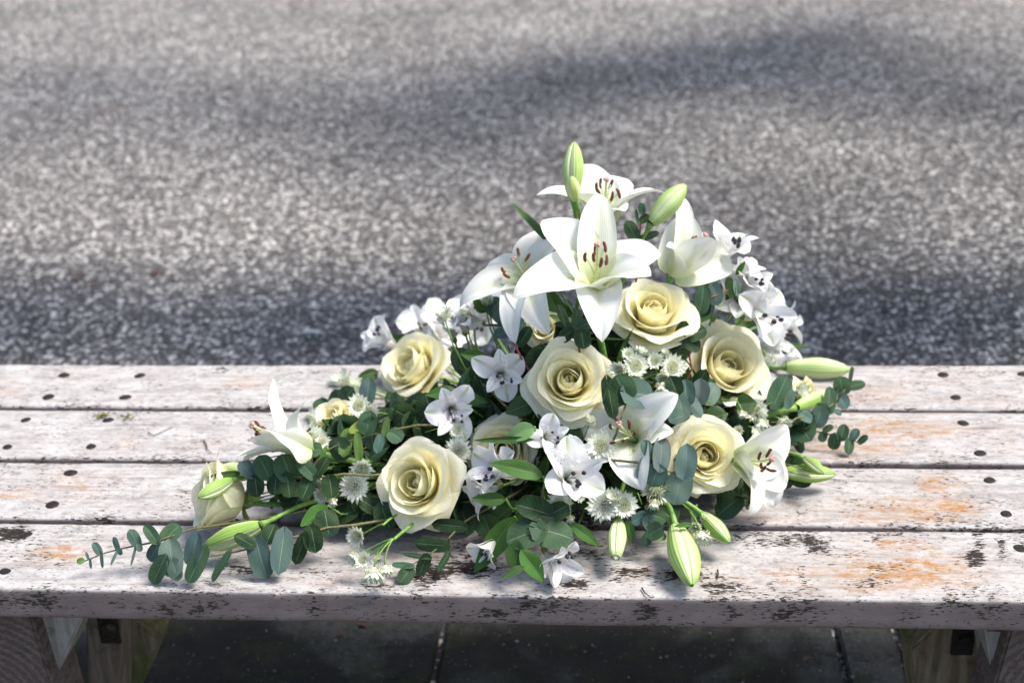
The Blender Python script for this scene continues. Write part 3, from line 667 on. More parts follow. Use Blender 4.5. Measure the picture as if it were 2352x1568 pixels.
# ---- roses
def rose_petal(th0, W, L, ph0, phm, pht, roll, spiral, hvar, point, seed, pw=2.0, n=15, m=13):
    r_ = np.random.default_rng(seed)
    u = np.linspace(0, 1, n); s = np.linspace(-1, 1, m)
    fine = np.linspace(0, 1, 120)
    f1 = np.clip(fine/.45, 0, 1); f1 = f1*f1*(3-2*f1)
    f2 = np.clip((fine-.45)/.55, 0, 1)**pw
    phi = np.where(fine < .45, ph0+(phm-ph0)*f1, phm+(pht-phm)*f2)
    Rr = .03+np.concatenate([[0], np.cumsum(np.sin(phi[:-1])/119)])*L
    Zz = np.concatenate([[0], np.cumsum(np.cos(phi[:-1])/119)])*L*hvar
    P = np.zeros((n, m, 3)); a1, a2, a3 = r_.uniform(0, 6.3, 3); asym = r_.uniform(-.08, .08)
    rf = r_.uniform(.5, 1.2)
    for j, sj in enumerate(s):
        ue = u*(1-.20*abs(sj)**2.6+point*(math.exp(-(sj/.22)**2)-.2)*.5+asym*sj+.022*math.sin(sj*5+a2))
        ue = np.clip(ue, 0, 1.06)
        rr = np.interp(np.minimum(ue, 1), fine, Rr); zz = np.interp(np.minimum(ue, 1), fine, Zz)
        ex = np.maximum(ue-1, 0); rr = rr+ex*math.sin(pht)*L; zz = zz+ex*math.cos(pht)*L
        w = W*(0.30+0.70*np.clip(u/.5, 0, 1)**.7)
        dth = np.clip(w/np.maximum(rr, .05), 0, 1.75)
        th = th0+sj*dth
        e = abs(sj)**4*np.clip((u-.25)/.75, 0, 1)
        rr = rr*(1+spiral*sj)+roll*e*rf+.028*np.sin(sj*4+a1+u*3)*u*u
        zz = zz-roll*.45*e*rf+.034*np.sin(sj*3.4+a3)*u**3
        P[:, j, 0] = rr*np.cos(th); P[:, j, 1] = rr*np.sin(th); P[:, j, 2] = zz
    U, V = np.meshgrid((s+1)/2, u)
    return P, U, V
LAY = [ # count, half width, length, phi0, phim, phit, edge roll, spiral, point, inner
 (3, .30, .66, 30, 1, -62, .0, .18, .0, 1.0), (3, .46, .76, 56, 6, -44, .0, .17, .0, 1.0), (3, .56, .88, 68, 7, -26, .01, .15, .0, .8), (4, .66, 1.00, 78, 11, 18, .04, .12, .03, .5),
 (4, .76, 1.07, 85, 19, 62, .09, .10, .16, .25), (5, .80, 1.08, 92, 31, 98, .13, .07, .26, .1), (4, .82, 1.02, 100, 47, 132, .15, .05, .30, .0)]
def make_rose(px, py, rpx, axis, label, opening=1.0, roll=0.0, seed=0, off=0.0, layers=7, place_at=None):
    C = at(px, py, off) if place_at is None else place(place_at); rad = 1.10*rpx*depth(C)/F0; ax = cv(axis)
    base = C-ax*rad*.62
    if base[2] < ZB+.012: base[2] = ZB+.012
    rot = frame_from_axis(ax, roll); r_ = np.random.default_rng(seed+100)
    root = thing('rose', label, 'rose', base, 'cream roses in the arrangement', rot)
    k = 0; th = r_.uniform(0, 6)
    for li, (cnt, W, L, p0, pm, ptip, er, spi, point, inner) in enumerate(LAY[:layers]):
        for q in range(cnt):
            th += R(137.5) if li == 0 else 2*math.pi/cnt+r_.normal(0, .12)
            o_ = opening*(0.55+.45*li/6)+r_.normal(0, .07)
            P, U, V = rose_petal(th, W*r_.uniform(.9, 1.08), L*r_.uniform(.94, 1.05), R(p0+r_.normal(0, 3)), R(pm*(o_+.25)+r_.normal(0, 2.5)), R(ptip*(.75+.3*o_)+r_.normal(0, 9)) if ptip > 0 else R(ptip+r_.normal(0, 5)), er*r_.uniform(.3, 1.5), spi, 1.0, point*r_.uniform(.2, 1.5), seed*97+k, pw=r_.uniform(1.8, 2.8)+(1.6 if li >= 3 else 0))
            me = grid_mesh('petal', P*rad*.96, U, V)
            new_obj('petal', me, M['rose'], root, (inner, 1.0 if li >= 5 else .25 if li == 4 else 0, r_.random())); k += 1
        th += .55
    for q in range(5):    # sepals
        a = 2*math.pi*q/5+.3; t = np.linspace(0, 1, 7); ph = R(100)+R(60)*t
        rr = .04+np.concatenate([[0], np.cumsum(np.sin(ph[:-1])/6)])*.6; zz = np.concatenate([[0], np.cumsum(np.cos(ph[:-1])/6)])*.5-.02
        P = np.zeros((7, 5, 3)); w = .10*np.sin(np.pi*np.clip(t*.9+.1, 0, 1))
        for j, sj in enumerate(np.linspace(-1, 1, 5)):
            P[:, j, 0] = rr*math.cos(a)-sj*w*math.sin(a); P[:, j, 1] = rr*math.sin(a)+sj*w*math.cos(a); P[:, j, 2] = zz+abs(sj)*.02
        U, V = np.meshgrid(np.linspace(0, 1, 5), t)
        new_obj('sepal', grid_mesh('sepal', P*rad, U, V), M['sepal'], root)
    V_, F_, U_ = sphere_data((0, 0, -.05*rad), .15*rad, 7, 10, (1, 1, 1.1))
    new_obj('hip', mesh_raw('hip', V_, F_, U_), M['sepal'], root)
    P = stem_path(base, -ax); inv = np.array(rot.inverted())
    new_obj('stem', tube('stem', (P-base) @ inv.T, .0032, 8), M['stem'], root)
    return root
ROSES = [
 (1505, 702, 102, (.08, .62, .75), 'large cream rose tucked under the broad open white lily', 1.05, .3, 11, .0),
 (1308, 868, 104, (-.05, .30, .95), 'round cup-shaped cream rose with a deep yellow heart below the open lily', .95, 1.2, 12, .012),
 (1678, 836, 112, (.28, .38, .88), 'full pale cream rose beside the spotted white alstroemeria', 1.1, 2.0, 13, .035),
 (938, 888, 92, (-.62, .42, .66), 'cream rose turned sideways next to the dark lance-shaped leaf', .9, .7, 14, .005),
 (948, 1108, 104, (-.38, .18, .90), 'wide pale cream rose leaning over the front board of the bench', 1.15, 1.6, 15, .03),
 (1155, 1035, 90, (.02, .15, .98), 'shaded ivory rose half hidden behind alstroemeria and glossy leaves', 1.0, 2.6, 16, -.02),
 (1622, 1047, 96, (.10, .10, .98), 'open cream rose between grey eucalyptus discs and a white lily', 1.05, .1, 17, .0),
 (482, 1142, 116, (-.93, .20, .32), 'ivory rose lying on the bench at the thin end of the spray', .45, .4, 18, .0),
 (760, 952, 60, (-.45, .65, .60), 'pale rose mostly hidden behind eucalyptus beside the sideways lily', 1.1, .9, 19, -.06),
 (1868, 896, 46, (.75, .35, .50), 'small yellow rose glimpsed behind the long green lily buds', .8, .5, 20, -.03),
 (1248, 748, 50, (-.10, .30, .90), 'yellowish rose peeping out beneath the white lily petals', .9, .2, 21, -.045)]
for (px, py, r, ax, lab, op, rl, sd_, off) in ROSES:
    make_rose(px, py, r, ax, lab, op, rl, sd_, off, place_at={18: (480, 1136, .062), 20: (1862, 900, .045)}.get(sd_), layers=6 if sd_ == 18 else 7)

# ---- lilies: every petal runs from the throat to its own tip
def petal_surface(C, ax, tip, wid, base_ofs=.004, lift=.34, late=.30, n=19, m=13, seed=0, crease=1.0, wavy=1.0, point=.75, bulk=.86, tw0=0.0):
    r_ = np.random.default_rng(seed); d = tip-C; L = np.linalg.norm(d)
    rad = d-ax*(d@ax); rad = nrm(rad) if np.linalg.norm(rad) > 1e-4 else nrm(np.cross(ax, [0, 0, 1.0]))
    lat = nrm(np.cross(ax, rad))
    if tw0: lat = np.array(Matrix.Rotation(tw0, 3, Vector(nrm(d))) @ Vector(lat))
    P0 = C+rad*base_ofs; P1 = C+ax*lift*L+rad*.10*L; P2 = C+d*.72+ax*late*L
    S = bez(P0, P1, P2, tip, n); T = np.gradient(S, axis=0); T /= np.linalg.norm(T, axis=1, keepdims=True)
    N = np.cross(T, np.broadcast_to(lat, T.shape))      # towards the inside
    sgn = np.sign((N[1]@(C+ax*.03-S[1])) or 1); N = N*sgn
    t = np.linspace(0, 1, n); s = np.linspace(-1, 1, m)
    prof = (np.sin(np.pi*np.clip(t, 0, 1)**bulk)**point)*.94+.26*(1-t)**2
    prof = np.where(t > .97, prof*.6, prof)
    P = np.zeros((n, m, 3)); a1, a2, a3 = r_.uniform(0, 6.3, 3); tw = r_.normal(0, .16)
    for j, sj in enumerate(s):
        kap = 1.25*(1-t)+.55
        x = wid*.5*prof*np.sin(kap*sj)/np.sin(kap)*1.0
        cup = wid*.5*prof*(1-np.cos(kap*sj))/kap*.95*(1-.75*t**2)
        ed = wavy*.045*wid*(abs(sj)**2.2)*np.sin(t*(9+a3*.6)+a1+(1.6 if sj > 0 else 0))*np.sin(np.pi*t)
        gr = -crease*.05*wid*prof*math.exp(-(sj/.16)**2)+.025*wid*prof*math.exp(-((abs(sj)-.42)/.2)**2)
        twst = tw*t*t*sj*wid*.5*prof
        P[:, j] = S+lat[None]*x[:, None]+N*((cup+ed+gr+twst))[:, None]
    U, V = np.meshgrid((s+1)/2, t)
    return P, U, V
def solve_tip(C, ax, px, py, Lp, cosw):
    best = None; D0 = depth(C)
    for dz in np.linspace(-.14, .14, 113):
        T = pt(px, py, D0-dz); d = T-C; L = np.linalg.norm(d)
        e = ((L-Lp)/Lp)**2+.55*((d@ax)/L-cosw)**2
        if best is None or e < best[0]: best = (e, T)
    return best[1]
def make_lily(c, axis, tips, label, Lp=.092, off=0.0, seed=0, anth='anther', stam=True, cosw=.42, stamL=.058, group='white lilies in the arrangement', aspread=.26):
    C = place((c[0], c[1], None, off)); ax = cv(axis)
    if len(c) > 2: C = on_z(c[0], c[1], ZB+c[2])
    root = thing('lily', label, 'lily', C, group)
    for i, tp in enumerate(tips):
        px, py, w = tp[:3]; opt = tp[3] if len(tp) > 3 else {}
        tip = solve_tip(C, ax, px, py, opt.get('L', Lp), opt.get('cos', cosw))
        tip[2] = max(tip[2], ZB+.006)
        P, U, V = petal_surface(C, ax, tip, 1.22*w*depth(C)/F0, seed=seed*31+i, lift=opt.get('lift', .34), late=opt.get('late', .30), point=opt.get('pt', .75), wavy=opt.get('wavy', 1.0), tw0=R(opt.get('tw', 0)), base_ofs=.003+.0015*(i % 2))
        P[:, :, 2] = np.maximum(P[:, :, 2], ZB+.004)
        tint = opt.get('tint', (1, 1, 1))
        new_obj('petal', grid_mesh('petal', sub(P, C), U, V), M['lily'], root, tint)
    r_ = np.random.default_rng(seed)
    x = nrm(np.cross(ax, [0.1, .2, 1])); y = np.cross(ax, x)
    if stam:
        for q in range(6):
            a = 2*math.pi*q/6+r_.normal(0, .2); sp = aspread*r_.uniform(.6, 1.25); rd = x*math.cos(a)+y*math.sin(a); L = stamL*r_.uniform(.9, 1.08)
            e = C+ax*L*math.cos(sp)+rd*L*math.sin(sp)
            S = bez(C, C+ax*L*.4, C+ax*L*.75+rd*L*math.sin(sp)*.45, e, 8)
            f = new_obj('stamen', tube('stamen', sub(S, C), np.linspace(.0013, .0008, 8), 6), M['filament'], root)
            dirn = nrm(ax*r_.uniform(.3, 1.0)+rd*r_.uniform(-.2, .8)+UP*.45+r_.normal(0, .25, 3)); ll = .0068
            A = np.linspace(-1, 1, 9); pts = e[None]+dirn[None]*(A*ll)[:, None]+rd[None]*(.0014*(1-A**2))[:, None]
            new_obj('anther', tube('anther', sub(pts, C), .0019*np.sqrt(np.clip(1-A**4, .05, 1)), 8), M[anth if q != 2 else ('orange_anther' if anth == 'orange_anther' else anth)], f)
        L = stamL*1.13; S = bez(C, C+ax*L*.4, C+ax*L*.8+UP*.003, C+ax*L+UP*.006, 10)
        pi = new_obj('pistil', tube('pistil', sub(S, C), np.linspace(.0024, .0016, 10), 8), M['filament'], root)
        e = S[-1]; parts = [sphere_data(e-C+(x*math.cos(b)+y*math.sin(b))*.0018, .0026, 6, 8) for b in (0, 2.1, 4.2)]
        new_obj('stigma', mesh_raw('stigma', *join_data(parts)), M['stigma'], pi)
    add_stem(root, C, -ax, .0042, .0042)
    return root
WARM = (1.0, 1.0, .96); COOL = (.97, .985, 1.0)
make_lily((1367, 664), (.0, .66, .75), [(1373, 444, 72, dict(tint=(1, 1, .9), late=.22)), (1246, 505, 96, dict(late=.26)), (1178, 684, 96, dict(late=.30)), (1383, 786, 84, dict(L=.085, late=.34)), (1518, 583, 88, dict(late=.32)), (1496, 634, 76, dict(late=.26))],
          'broad white lily opened flat above the cream roses at the top', .10, .045, 1, cosw=.40, aspread=.20)
make_lily((1386, 514), (.03, .80, .60), [(1336, 378, 74, dict(late=.2)), (1430, 408, 80, dict(late=.2)), (1231, 449, 50), (1302, 450, 62, dict(L=.07, cos=.6, tint=(.98, 1, .84), tw=20)), (1528, 446, 48, dict(late=.34, tw=-25)), (1436, 486, 56, dict(L=.06, cos=.5))],
          'white lily at the very top beside the two upright buds', .088, -.03, 2, cosw=.42, stamL=.05)
make_lily((1226, 657), (-.50, .50, .70), [(1252, 526, 66, dict(late=.36)), (1117, 613, 62, dict(L=.075)), (1055, 706, 66, dict(late=.36)), (1184, 790, 56, dict(late=.36, tint=COOL)), (1262, 770, 74, dict(L=.085, late=.36, tint=COOL)), (1285, 555, 60, dict(L=.075))],
          'white lily with splayed rusty anthers behind the broad open lily', .092, .005, 3, anth='orange_anther', cosw=.38, stamL=.045, aspread=.55)
make_lily((1544, 634), (.62, .70, .35), [(1538, 442, 40, dict(L=.10, cos=.55, late=.34, tw=-35)), (1574, 488, 78, dict(L=.085, cos=.75, late=.12, tw=-62)), (1594, 524, 56, dict(L=.07, cos=.85, late=.10, tint=(1, 1, .88), tw=-75)), (1682, 614, 78, dict(L=.085, cos=.55, late=.34, tint=(1, 1, .90), tw=45)), (1640, 548, 62, dict(L=.08, cos=.9, late=.1)), (1530, 566, 48, dict(L=.05, late=.4))],
          'half-open white lily seen from the side above the yellow rose', .09, .005, 4, cosw=.6, stamL=.055)
make_lily((1460, 1012), (-.42, .30, .86), [(1558, 905, 78, dict(late=.22)), (1548, 990, 56, dict(L=.07)), (1477, 1126, 84, dict(late=.34)), (1325, 972, 78, dict(late=.3)), (1342, 1062, 72, dict(late=.3)), (1432, 930, 74, dict(L=.07))],
          'shaded white lily with maroon anthers low between eucalyptus and astrantia', .085, -.02, 5, cosw=.42, stamL=.05)
make_lily((1690, 1056), (.66, -.02, .75), [(1812, 984, 92, dict(late=.22, cos=.45)), (1808, 1112, 74, dict(late=.26, cos=.5)), (1778, 1164, 84, dict(cos=.45)), (1717, 1184, 52, dict(cos=.3, late=.4)), (1724, 1100, 50, dict(L=.05, cos=.7, late=.5)), (1740, 990, 60, dict(L=.06, cos=.3))],
          'white lily pointing along the bench beside the double green bud', .085, .02, 6, cosw=.6, stamL=.048, aspread=.22)
make_lily((712, 1030), (-.86, .32, .40), [(628, 868, 62, dict(late=.12, cos=.55, tw=-50)), (714, 919, 50, dict(late=.36, cos=.3, L=.075, tw=-30)), (606, 984, 74, dict(cos=.92, late=.06, lift=.25, tint=(1, 1, .86), tw=60)), (530, 1054, 44, dict(late=.16, cos=.7, tw=40)), (558, 1062, 48, dict(late=.2, cos=.6, tw=55)), (574, 1006, 62, dict(cos=.85, late=.06, lift=.25, tw=-30))],
          'white trumpet lily turned sideways over the dark eucalyptus row', .09, .02, 7, cosw=.6, stamL=.066, aspread=.12)

# ---- lily buds
def make_bud(base, tip, wpx, label, color=(.36, .55, .13), stem_to=None, open_=0.0, stem_r=.0026):
    B = place(base) if not isinstance(base, np.ndarray) else base; T = place(tip)
    if len(base) == 2 and len(tip) == 2:   # keep the bud roughly at one distance from the viewer
        D = .5*(depth(B)+depth(T)); B = pt(base[0], base[1], D); T = pt(tip[0], tip[1], D)
    ax = nrm(T-B); L = np.linalg.norm(T-B); w = wpx*depth(B)/F0*.5
    for Pq in (B, T): Pq[2] = max(Pq[2], ZB+w*.9)
    ax = nrm(T-B)
    rot = frame_from_axis(ax, random.uniform(0, 2)); root = thing('lily_bud', label, 'bud', B, 'lily buds in the arrangement', rot)
    n, m = 22, 13; t = np.linspace(0, 1, n); prof = np.sin(np.pi*(t*.865+.085)**.92)**.72; prof = prof*(1-.10*np.exp(-((t-.25)/.2)**2)); prof[-2] *= .82; prof[-1] = .12
    for q in range(3):
        P = np.zeros((n, m, 3)); s = np.linspace(-1, 1, m)
        for j, sj in enumerate(s):
            th = 2*math.pi*q/3+sj*R(60.5); bulge = 1.0+.07*math.cos(sj*1.9)-.16*abs(sj)**5-.05*math.exp(-(sj/.1)**2)
            rr = w*prof*bulge+open_*w*np.clip((t-.6)/.4, 0, 1)**2
            P[:, j, 0] = rr*math.cos(th); P[:, j, 1] = rr*math.sin(th); P[:, j, 2] = t*L*(1-.018*abs(sj)**3)
        U, V = np.meshgrid((s+1)/2, t); new_obj('tepal', grid_mesh('tepal', P, U, V), M['bud'], root, color)
    if open_:
        for q in range(3):
            P = np.zeros((n, m, 3))
            for j, sj in enumerate(np.linspace(-1, 1, m)):
                th = 2*math.pi*(q+.5)/3+sj*R(52); rr = w*.86*prof
                P[:, j, 0] = rr*math.cos(th); P[:, j, 1] = rr*math.sin(th); P[:, j, 2] = t*L*1.06
            U, V = np.meshgrid(np.linspace(0, 1, m), t); new_obj('inner_tepal', grid_mesh('inner_tepal', P, U, V), M['lily'], root, (1, 1, .9))
    inv = np.array(rot.inverted())
    S = stem_path(B, -ax) if stem_to is None else None
    if stem_to is not None:
        Q = [place(p) for p in stem_to]; S0 = stem_path(Q[-1], nrm(Q[-1]-(Q[-2] if len(Q) > 1 else B)), 7)
        way = [B]+Q; pts = []
        for i in range(len(way)-1):
            a = way[i]; b = way[i+1]; 
            for tt in np.linspace(0, 1, 4)[:-1]: pts.append(a+(b-a)*tt)
        S = np.vstack([pts, S0]); 
        for _ in range(2): S[1:-1] = (S[:-2]+2*S[1:-1]+S[2:])/4
    rr = np.full(len(S), stem_r); rr[0] = max(w*.42, stem_r); rr[1] = max(stem_r*1.1, stem_r)
    new_obj('stem', tube('stem', (S-B) @ inv.T, rr, 8), M['stem'], root)
    return root
PALE = (.42, .60, .17); MIDG = (.26, .46, .07); DKG = (.19, .38, .045)
make_bud((1316, 452), (1319, 326), 50, 'tallest plump green lily bud standing at the top of the spray', PALE, [(1325, 520)])
make_bud((1322, 462, None, .030), (1311, 404, None, .030), 32, 'small yellow-green bud pressed against the tallest upright bud', (.50, .62, .16), [(1340, 520)])
make_bud((1496, 512), (1575, 424), 52, 'slanting green bud beside the thin curling lily petal', PALE, [(1470, 560)])
make_bud((1806, 852, None, .02), (1952, 858, None, .02), 50, 'long pale green bud jutting out above the back of the bench', (.48, .64, .24), [(1770, 850)])
make_bud((1828, 936, None, .02), (1912, 906, None, .02), 42, 'smooth dark green bud on a thick stem above the yellow rose', DKG, [(1780, 948)], stem_r=.0033)
make_bud((1800, 1084, .030), (1920, 1088, .024), 44, 'ribbed green bud lying on the boards under a smaller bud', MIDG, [(1770, 1080)])
make_bud((1848, 1052, .048), (1892, 1088, .046), 30, 'small bright green bud crossing over the ribbed bud', MIDG, [(1808, 1036)])
make_bud((1614, 1182, .040), (1676, 1246, .026), 42, 'small green bud hanging beside the long fat bud on the front board', DKG, [(1588, 1158)])
make_bud((1552, 1212, .036), (1590, 1344, .018), 70, 'largest fat pale bud hanging down to the front board', PALE, [(1543, 1172)], stem_r=.0036)
make_bud((1421, 1196, .045), (1414, 1280, .028), 44, 'bud just splitting open to show white below the astrantia', (.55, .68, .33), [(1420, 1170)], .35)
make_bud((598, 1206, .050), (468, 1256, .026), 54, 'long green bud lying over the eucalyptus next to the fallen rose', MIDG, [(650, 1180), (705, 1152)])
make_bud((530, 1103, .085), (456, 1142, .085), 38, 'thin green bud resting against the ivory rose', MIDG, [(590, 1085), (640, 1084)])
make_bud((575, 1090, .055), (500, 1076, .060), 44, 'pale bud lying behind the ivory rose at the thin end', (.46, .62, .2), [(640, 1092)])

# ---- alstroemeria (three patterns, copied)
def alstro_template(seed):
    r_ = np.random.default_rng(seed); out = []
    C = np.zeros(3); ax = np.array([0, 0, 1.0])
    for i in range(6):
        a = math.pi/3*i+r_.normal(0, .10)+math.pi/2; outer = i % 2 == 1
        rad = np.array([math.cos(a), math.sin(a), 0])
        if outer: tip = rad*r_.uniform(.66, .98)+ax*r_.uniform(.55, 1.0)
        else: tip = rad*r_.uniform(.50, .78)+ax*r_.uniform(.85, 1.15)
        P, U, V = petal_surface(C, ax, tip, r_.uniform(.62, .80) if outer else r_.uniform(.38, .48), base_ofs=.05, lift=.60, late=r_.uniform(.12, .30), n=13, m=9, seed=seed*13+i, crease=1.0, wavy=2.2, point=.82 if outer else .9, bulk=1.30 if outer else 1.12, tw0=r_.normal(0, .25))
        tt = V[:, :1]; 
        col = (1.0 if (not outer and i in (0, 2)) else .15 if not outer else 0.0, 1.0 if outer else .5, 1.0 if r_.random() < .25 else 0.0)
        out.append(('petal', grid_mesh('petal', P, U, V), 'alstro', col))
    for q in range(5):
        a = r_.uniform(0, 6.3); sp = r_.uniform(.15, .4); e = np.array([math.cos(a)*sp*.6, math.sin(a)*sp*.6-.18, r_.uniform(.72, .95)])
        S = bez(C, ax*.35, e*np.array([.6, .6, .8]), e, 7)
        out.append(('stamen', tube('stamen', S, .018, 5), 'white_filament', None, 'anther', mesh_raw('anther', *sphere_data(e, .062, 5, 7, (.75, .9, 1.3))), 'dark_anther'))
    out.append(('ovary', mesh_raw('ovary', *sphere_data((0, 0, -.08), .13, 6, 8, (.8, .8, 1.2))), 'sepal', None))
    return out
ALT = [alstro_template(s) for s in (3, 8, 21, 34, 55, 72)]
def make_alstro(px, py, rpx, axis, label, var=0, roll=0.0, off=0.0, group='white alstroemeria in the arrangement', h=None):
    C = at(px, py, off) if h is None else on_z(px, py, ZB+h)
    s = rpx*depth(C)/F0*1.55; ax = cv(axis); base = C-ax*s*.55; base[2] = max(base[2], ZB+.008)
    rot = frame_from_axis(ax, roll); root = thing('alstroemeria', label, 'alstroemeria', base, group, rot)
    for it in ALT[var % len(ALT)]:
        o = new_obj(it[0], it[1], M[it[2]], root, it[3]); o.scale = (s, s, s)
        if len(it) > 4: new_obj(it[4], it[5], M[it[6]], o)
    P = stem_path(base, -ax); inv = np.array(rot.inverted())
    new_obj('stem', tube('stem', (P-base) @ inv.T, .0016, 6), M['stem'], root)
ALS = [
 (1107, 772, 64, (-.15, .40, .90), 'white alstroemeria with dark anthers in its throat below the drooping lily petal', 0, .2, .01),
 (1018, 803, 62, (.45, .35, .75), 'white alstroemeria with green-striped petals behind the sideways cream rose', 1, 1.1, .0),
 (1154, 858, 54, (.10, .08, 1), 'white alstroemeria with a folded lower petal beside the cup-shaped rose', 2, .1, .012),
 (1040, 942, 54, (.15, -.05, 1), 'greyish white alstroemeria below the sideways cream rose', 3, .4, .012),
 (880, 818, 48, (-.70, .45, .45), 'white alstroemeria leaning out behind the sideways cream rose', 0, 2.0, -.01),
 (1032, 745, 42, (-.25, .80, .40), 'white alstroemeria with closed petals under the left-pointing lily petal', 1, .3, -.005),
 (1668, 570, 62, (.20, .85, .25), 'white alstroemeria with green midribs behind the half-open lily', 2, .5, -.02),
 (1700, 682, 60, (-.08, .15, .95), 'white alstroemeria heavily flecked with maroon behind a red-stemmed leaf', 0, .9, .0),
 (1752, 718, 66, (.50, .15, .82), 'open spotted white alstroemeria facing out over the path', 3, .0, .01),
 (1704, 630, 38, (.30, .65, .50), 'small crumpled white alstroemeria above the maroon-flecked one', 1, 1.7, -.01),
 (1776, 802, 62, (.85, .15, .35), 'white alstroemeria trumpet pointing away beyond the full pale rose', 2, .8, .0),
 (1788, 842, 44, (.60, -.40, .55), 'white alstroemeria hanging above the long pale bud', 0, 1.3, -.01),
 (1258, 1000, 42, (.30, .25, .90), 'small bright white alstroemeria next to the pale green folded leaf', 1, .6, .03),
 (1312, 1092, 70, (.18, .30, .92), 'largest bright white alstroemeria above the front astrantia heads', 3, .9, .035),
 (1318, 1042, 42, (.50, .45, .60), 'white alstroemeria with raised petals over the largest one', 0, .2, .02),
 (1146, 1078, 58, (-.80, .25, .50), 'white alstroemeria with pink throat lying across the shaded rose', 2, .5, .03),
 (1112, 1132, 46, (-.75, -.30, .50), 'pink-tinged alstroemeria hanging below the shaded rose', 3, 1.4, .02),
 (1120, 1258, 38, (-.50, -.50, .50), 'wilting alstroemeria under the long glossy leaf on the front board', 1, .3, .0),
 (1278, 1288, 54, (.45, -.30, .75), 'white alstroemeria fallen forward onto the front board', 2, 2.2, .0),
 (1728, 648, 44, (.55, .45, .60), 'white alstroemeria crowded between the flecked and the spotted ones', 1, .4, .0),
 (1800, 762, 46, (.80, .25, .45), 'white alstroemeria leaning out below the open spotted one', 0, 1.9, .0),
 (975, 790, 44, (-.30, .50, .70), 'white alstroemeria beside the pointed dark leaf', 2, .9, -.005),
 (1062, 735, 46, (-.10, .60, .70), 'white alstroemeria squeezed under the drooping lily petal', 3, 1.6, .0),
 (1092, 722, 36, (.10, .70, .60), 'small white alstroemeria behind the round blue-grey leaves', 0, 2.4, -.005)]
for i, (px, py, r, ax, lab, v, rl, off) in enumerate(ALS):
    make_alstro(px, py, r, ax, lab, i, rl, off, h=.028 if py > 1240 else None)

# ---- astrantia (shared patterns)
def astrantia_template(seed, cup, nb=15, dome='floret', long=False):
    r_ = np.random.default_rng(seed); parts = []
    for q in range(nb*2):
        ring = q % 2; a = 2*math.pi*q/(nb*2)+r_.normal(0, .05); t = np.linspace(0, 1, 6); ph = R(cup-8+10*ring)+R(14)*t+r_.normal(0, .06); L = r_.uniform(.88, 1.06)*(1 if ring else .93)
        rr = .10+np.concatenate([[0], np.cumsum(np.sin(ph[:-1])/5)])*L*.9; zz = np.concatenate([[0], np.cumsum(np.cos(ph[:-1])/5)])*L*.9
        w = .105*np.array([.55, .9, 1.15, 1.1, .75, .08]); V, UV = [], []
        for i in range(6):
            for j, sj in enumerate((-1, 0, 1)):
                V.append((rr[i]*math.cos(a)-sj*w[i]*math.sin(a), rr[i]*math.sin(a)+sj*w[i]*math.cos(a), zz[i]+.03*abs(sj))); UV.append(((sj+1)/2, t[i]))
        parts.append((V, grid_faces(6, 3), np.array(UV)))
    br = mesh_raw('bract_collar', *join_data(parts)); fl = []
    n = 70
    for q in range(n):
        z = 1-(q+.5)/n*.92; a = q*2.39996; rho = math.sqrt(max(0, 1-z*z)); k = .46*(r_.uniform(.95, 1.25) if long else r_.uniform(.92, 1.06))
        p = np.array([rho*math.cos(a)*k, rho*math.sin(a)*k, .12+z*k*.85])
        fl.append(sphere_data(p, r_.uniform(.034, .056)*(.8 if long else 1), 3, 5))
        fl.append(tube_data([np.array([0, 0, .1]), p], .009, 3, False))
    return br, mesh_raw('floret_dome', *join_data(fl)), dome
AST = [astrantia_template(1, 62), astrantia_template(2, 48), astrantia_template(3, 30), astrantia_template(4, 70, dome='grey_floret', long=True), astrantia_template(5, 18, nb=10)]
def make_astrantia(px, py, dpx, axis, label, var, group, off=0.0, h=None, target=None):
    C = at(px, py, off) if h is None else on_z(px, py, ZB+h); s = 1.12*dpx*.5*depth(C)/F0*(1.08 if var in (0, 3) else 1.2 if var == 1 else 1.5)
    ax = cv(axis); base = C-ax*s*.35; rot = frame_from_axis(ax, random.uniform(0, 6))
    root = thing('astrantia', label, 'astrantia', base, group, rot)
    br, fl, dm = AST[var]
    o = new_obj('bract_collar', br, M['bract'], root); o.scale = (s,)*3
    o = new_obj('floret_dome', fl, M[dm], root); o.scale = (s,)*3
    inv = np.array(rot.inverted())
    P = stem_path(base, -ax, 8) if target is None else bez(base, base-ax*.012, target+np.array([0, 0, .006]), target, 7)
    new_obj('stem', tube('stem', (P-base) @ inv.T, .0010, 5), M['stem'], root)
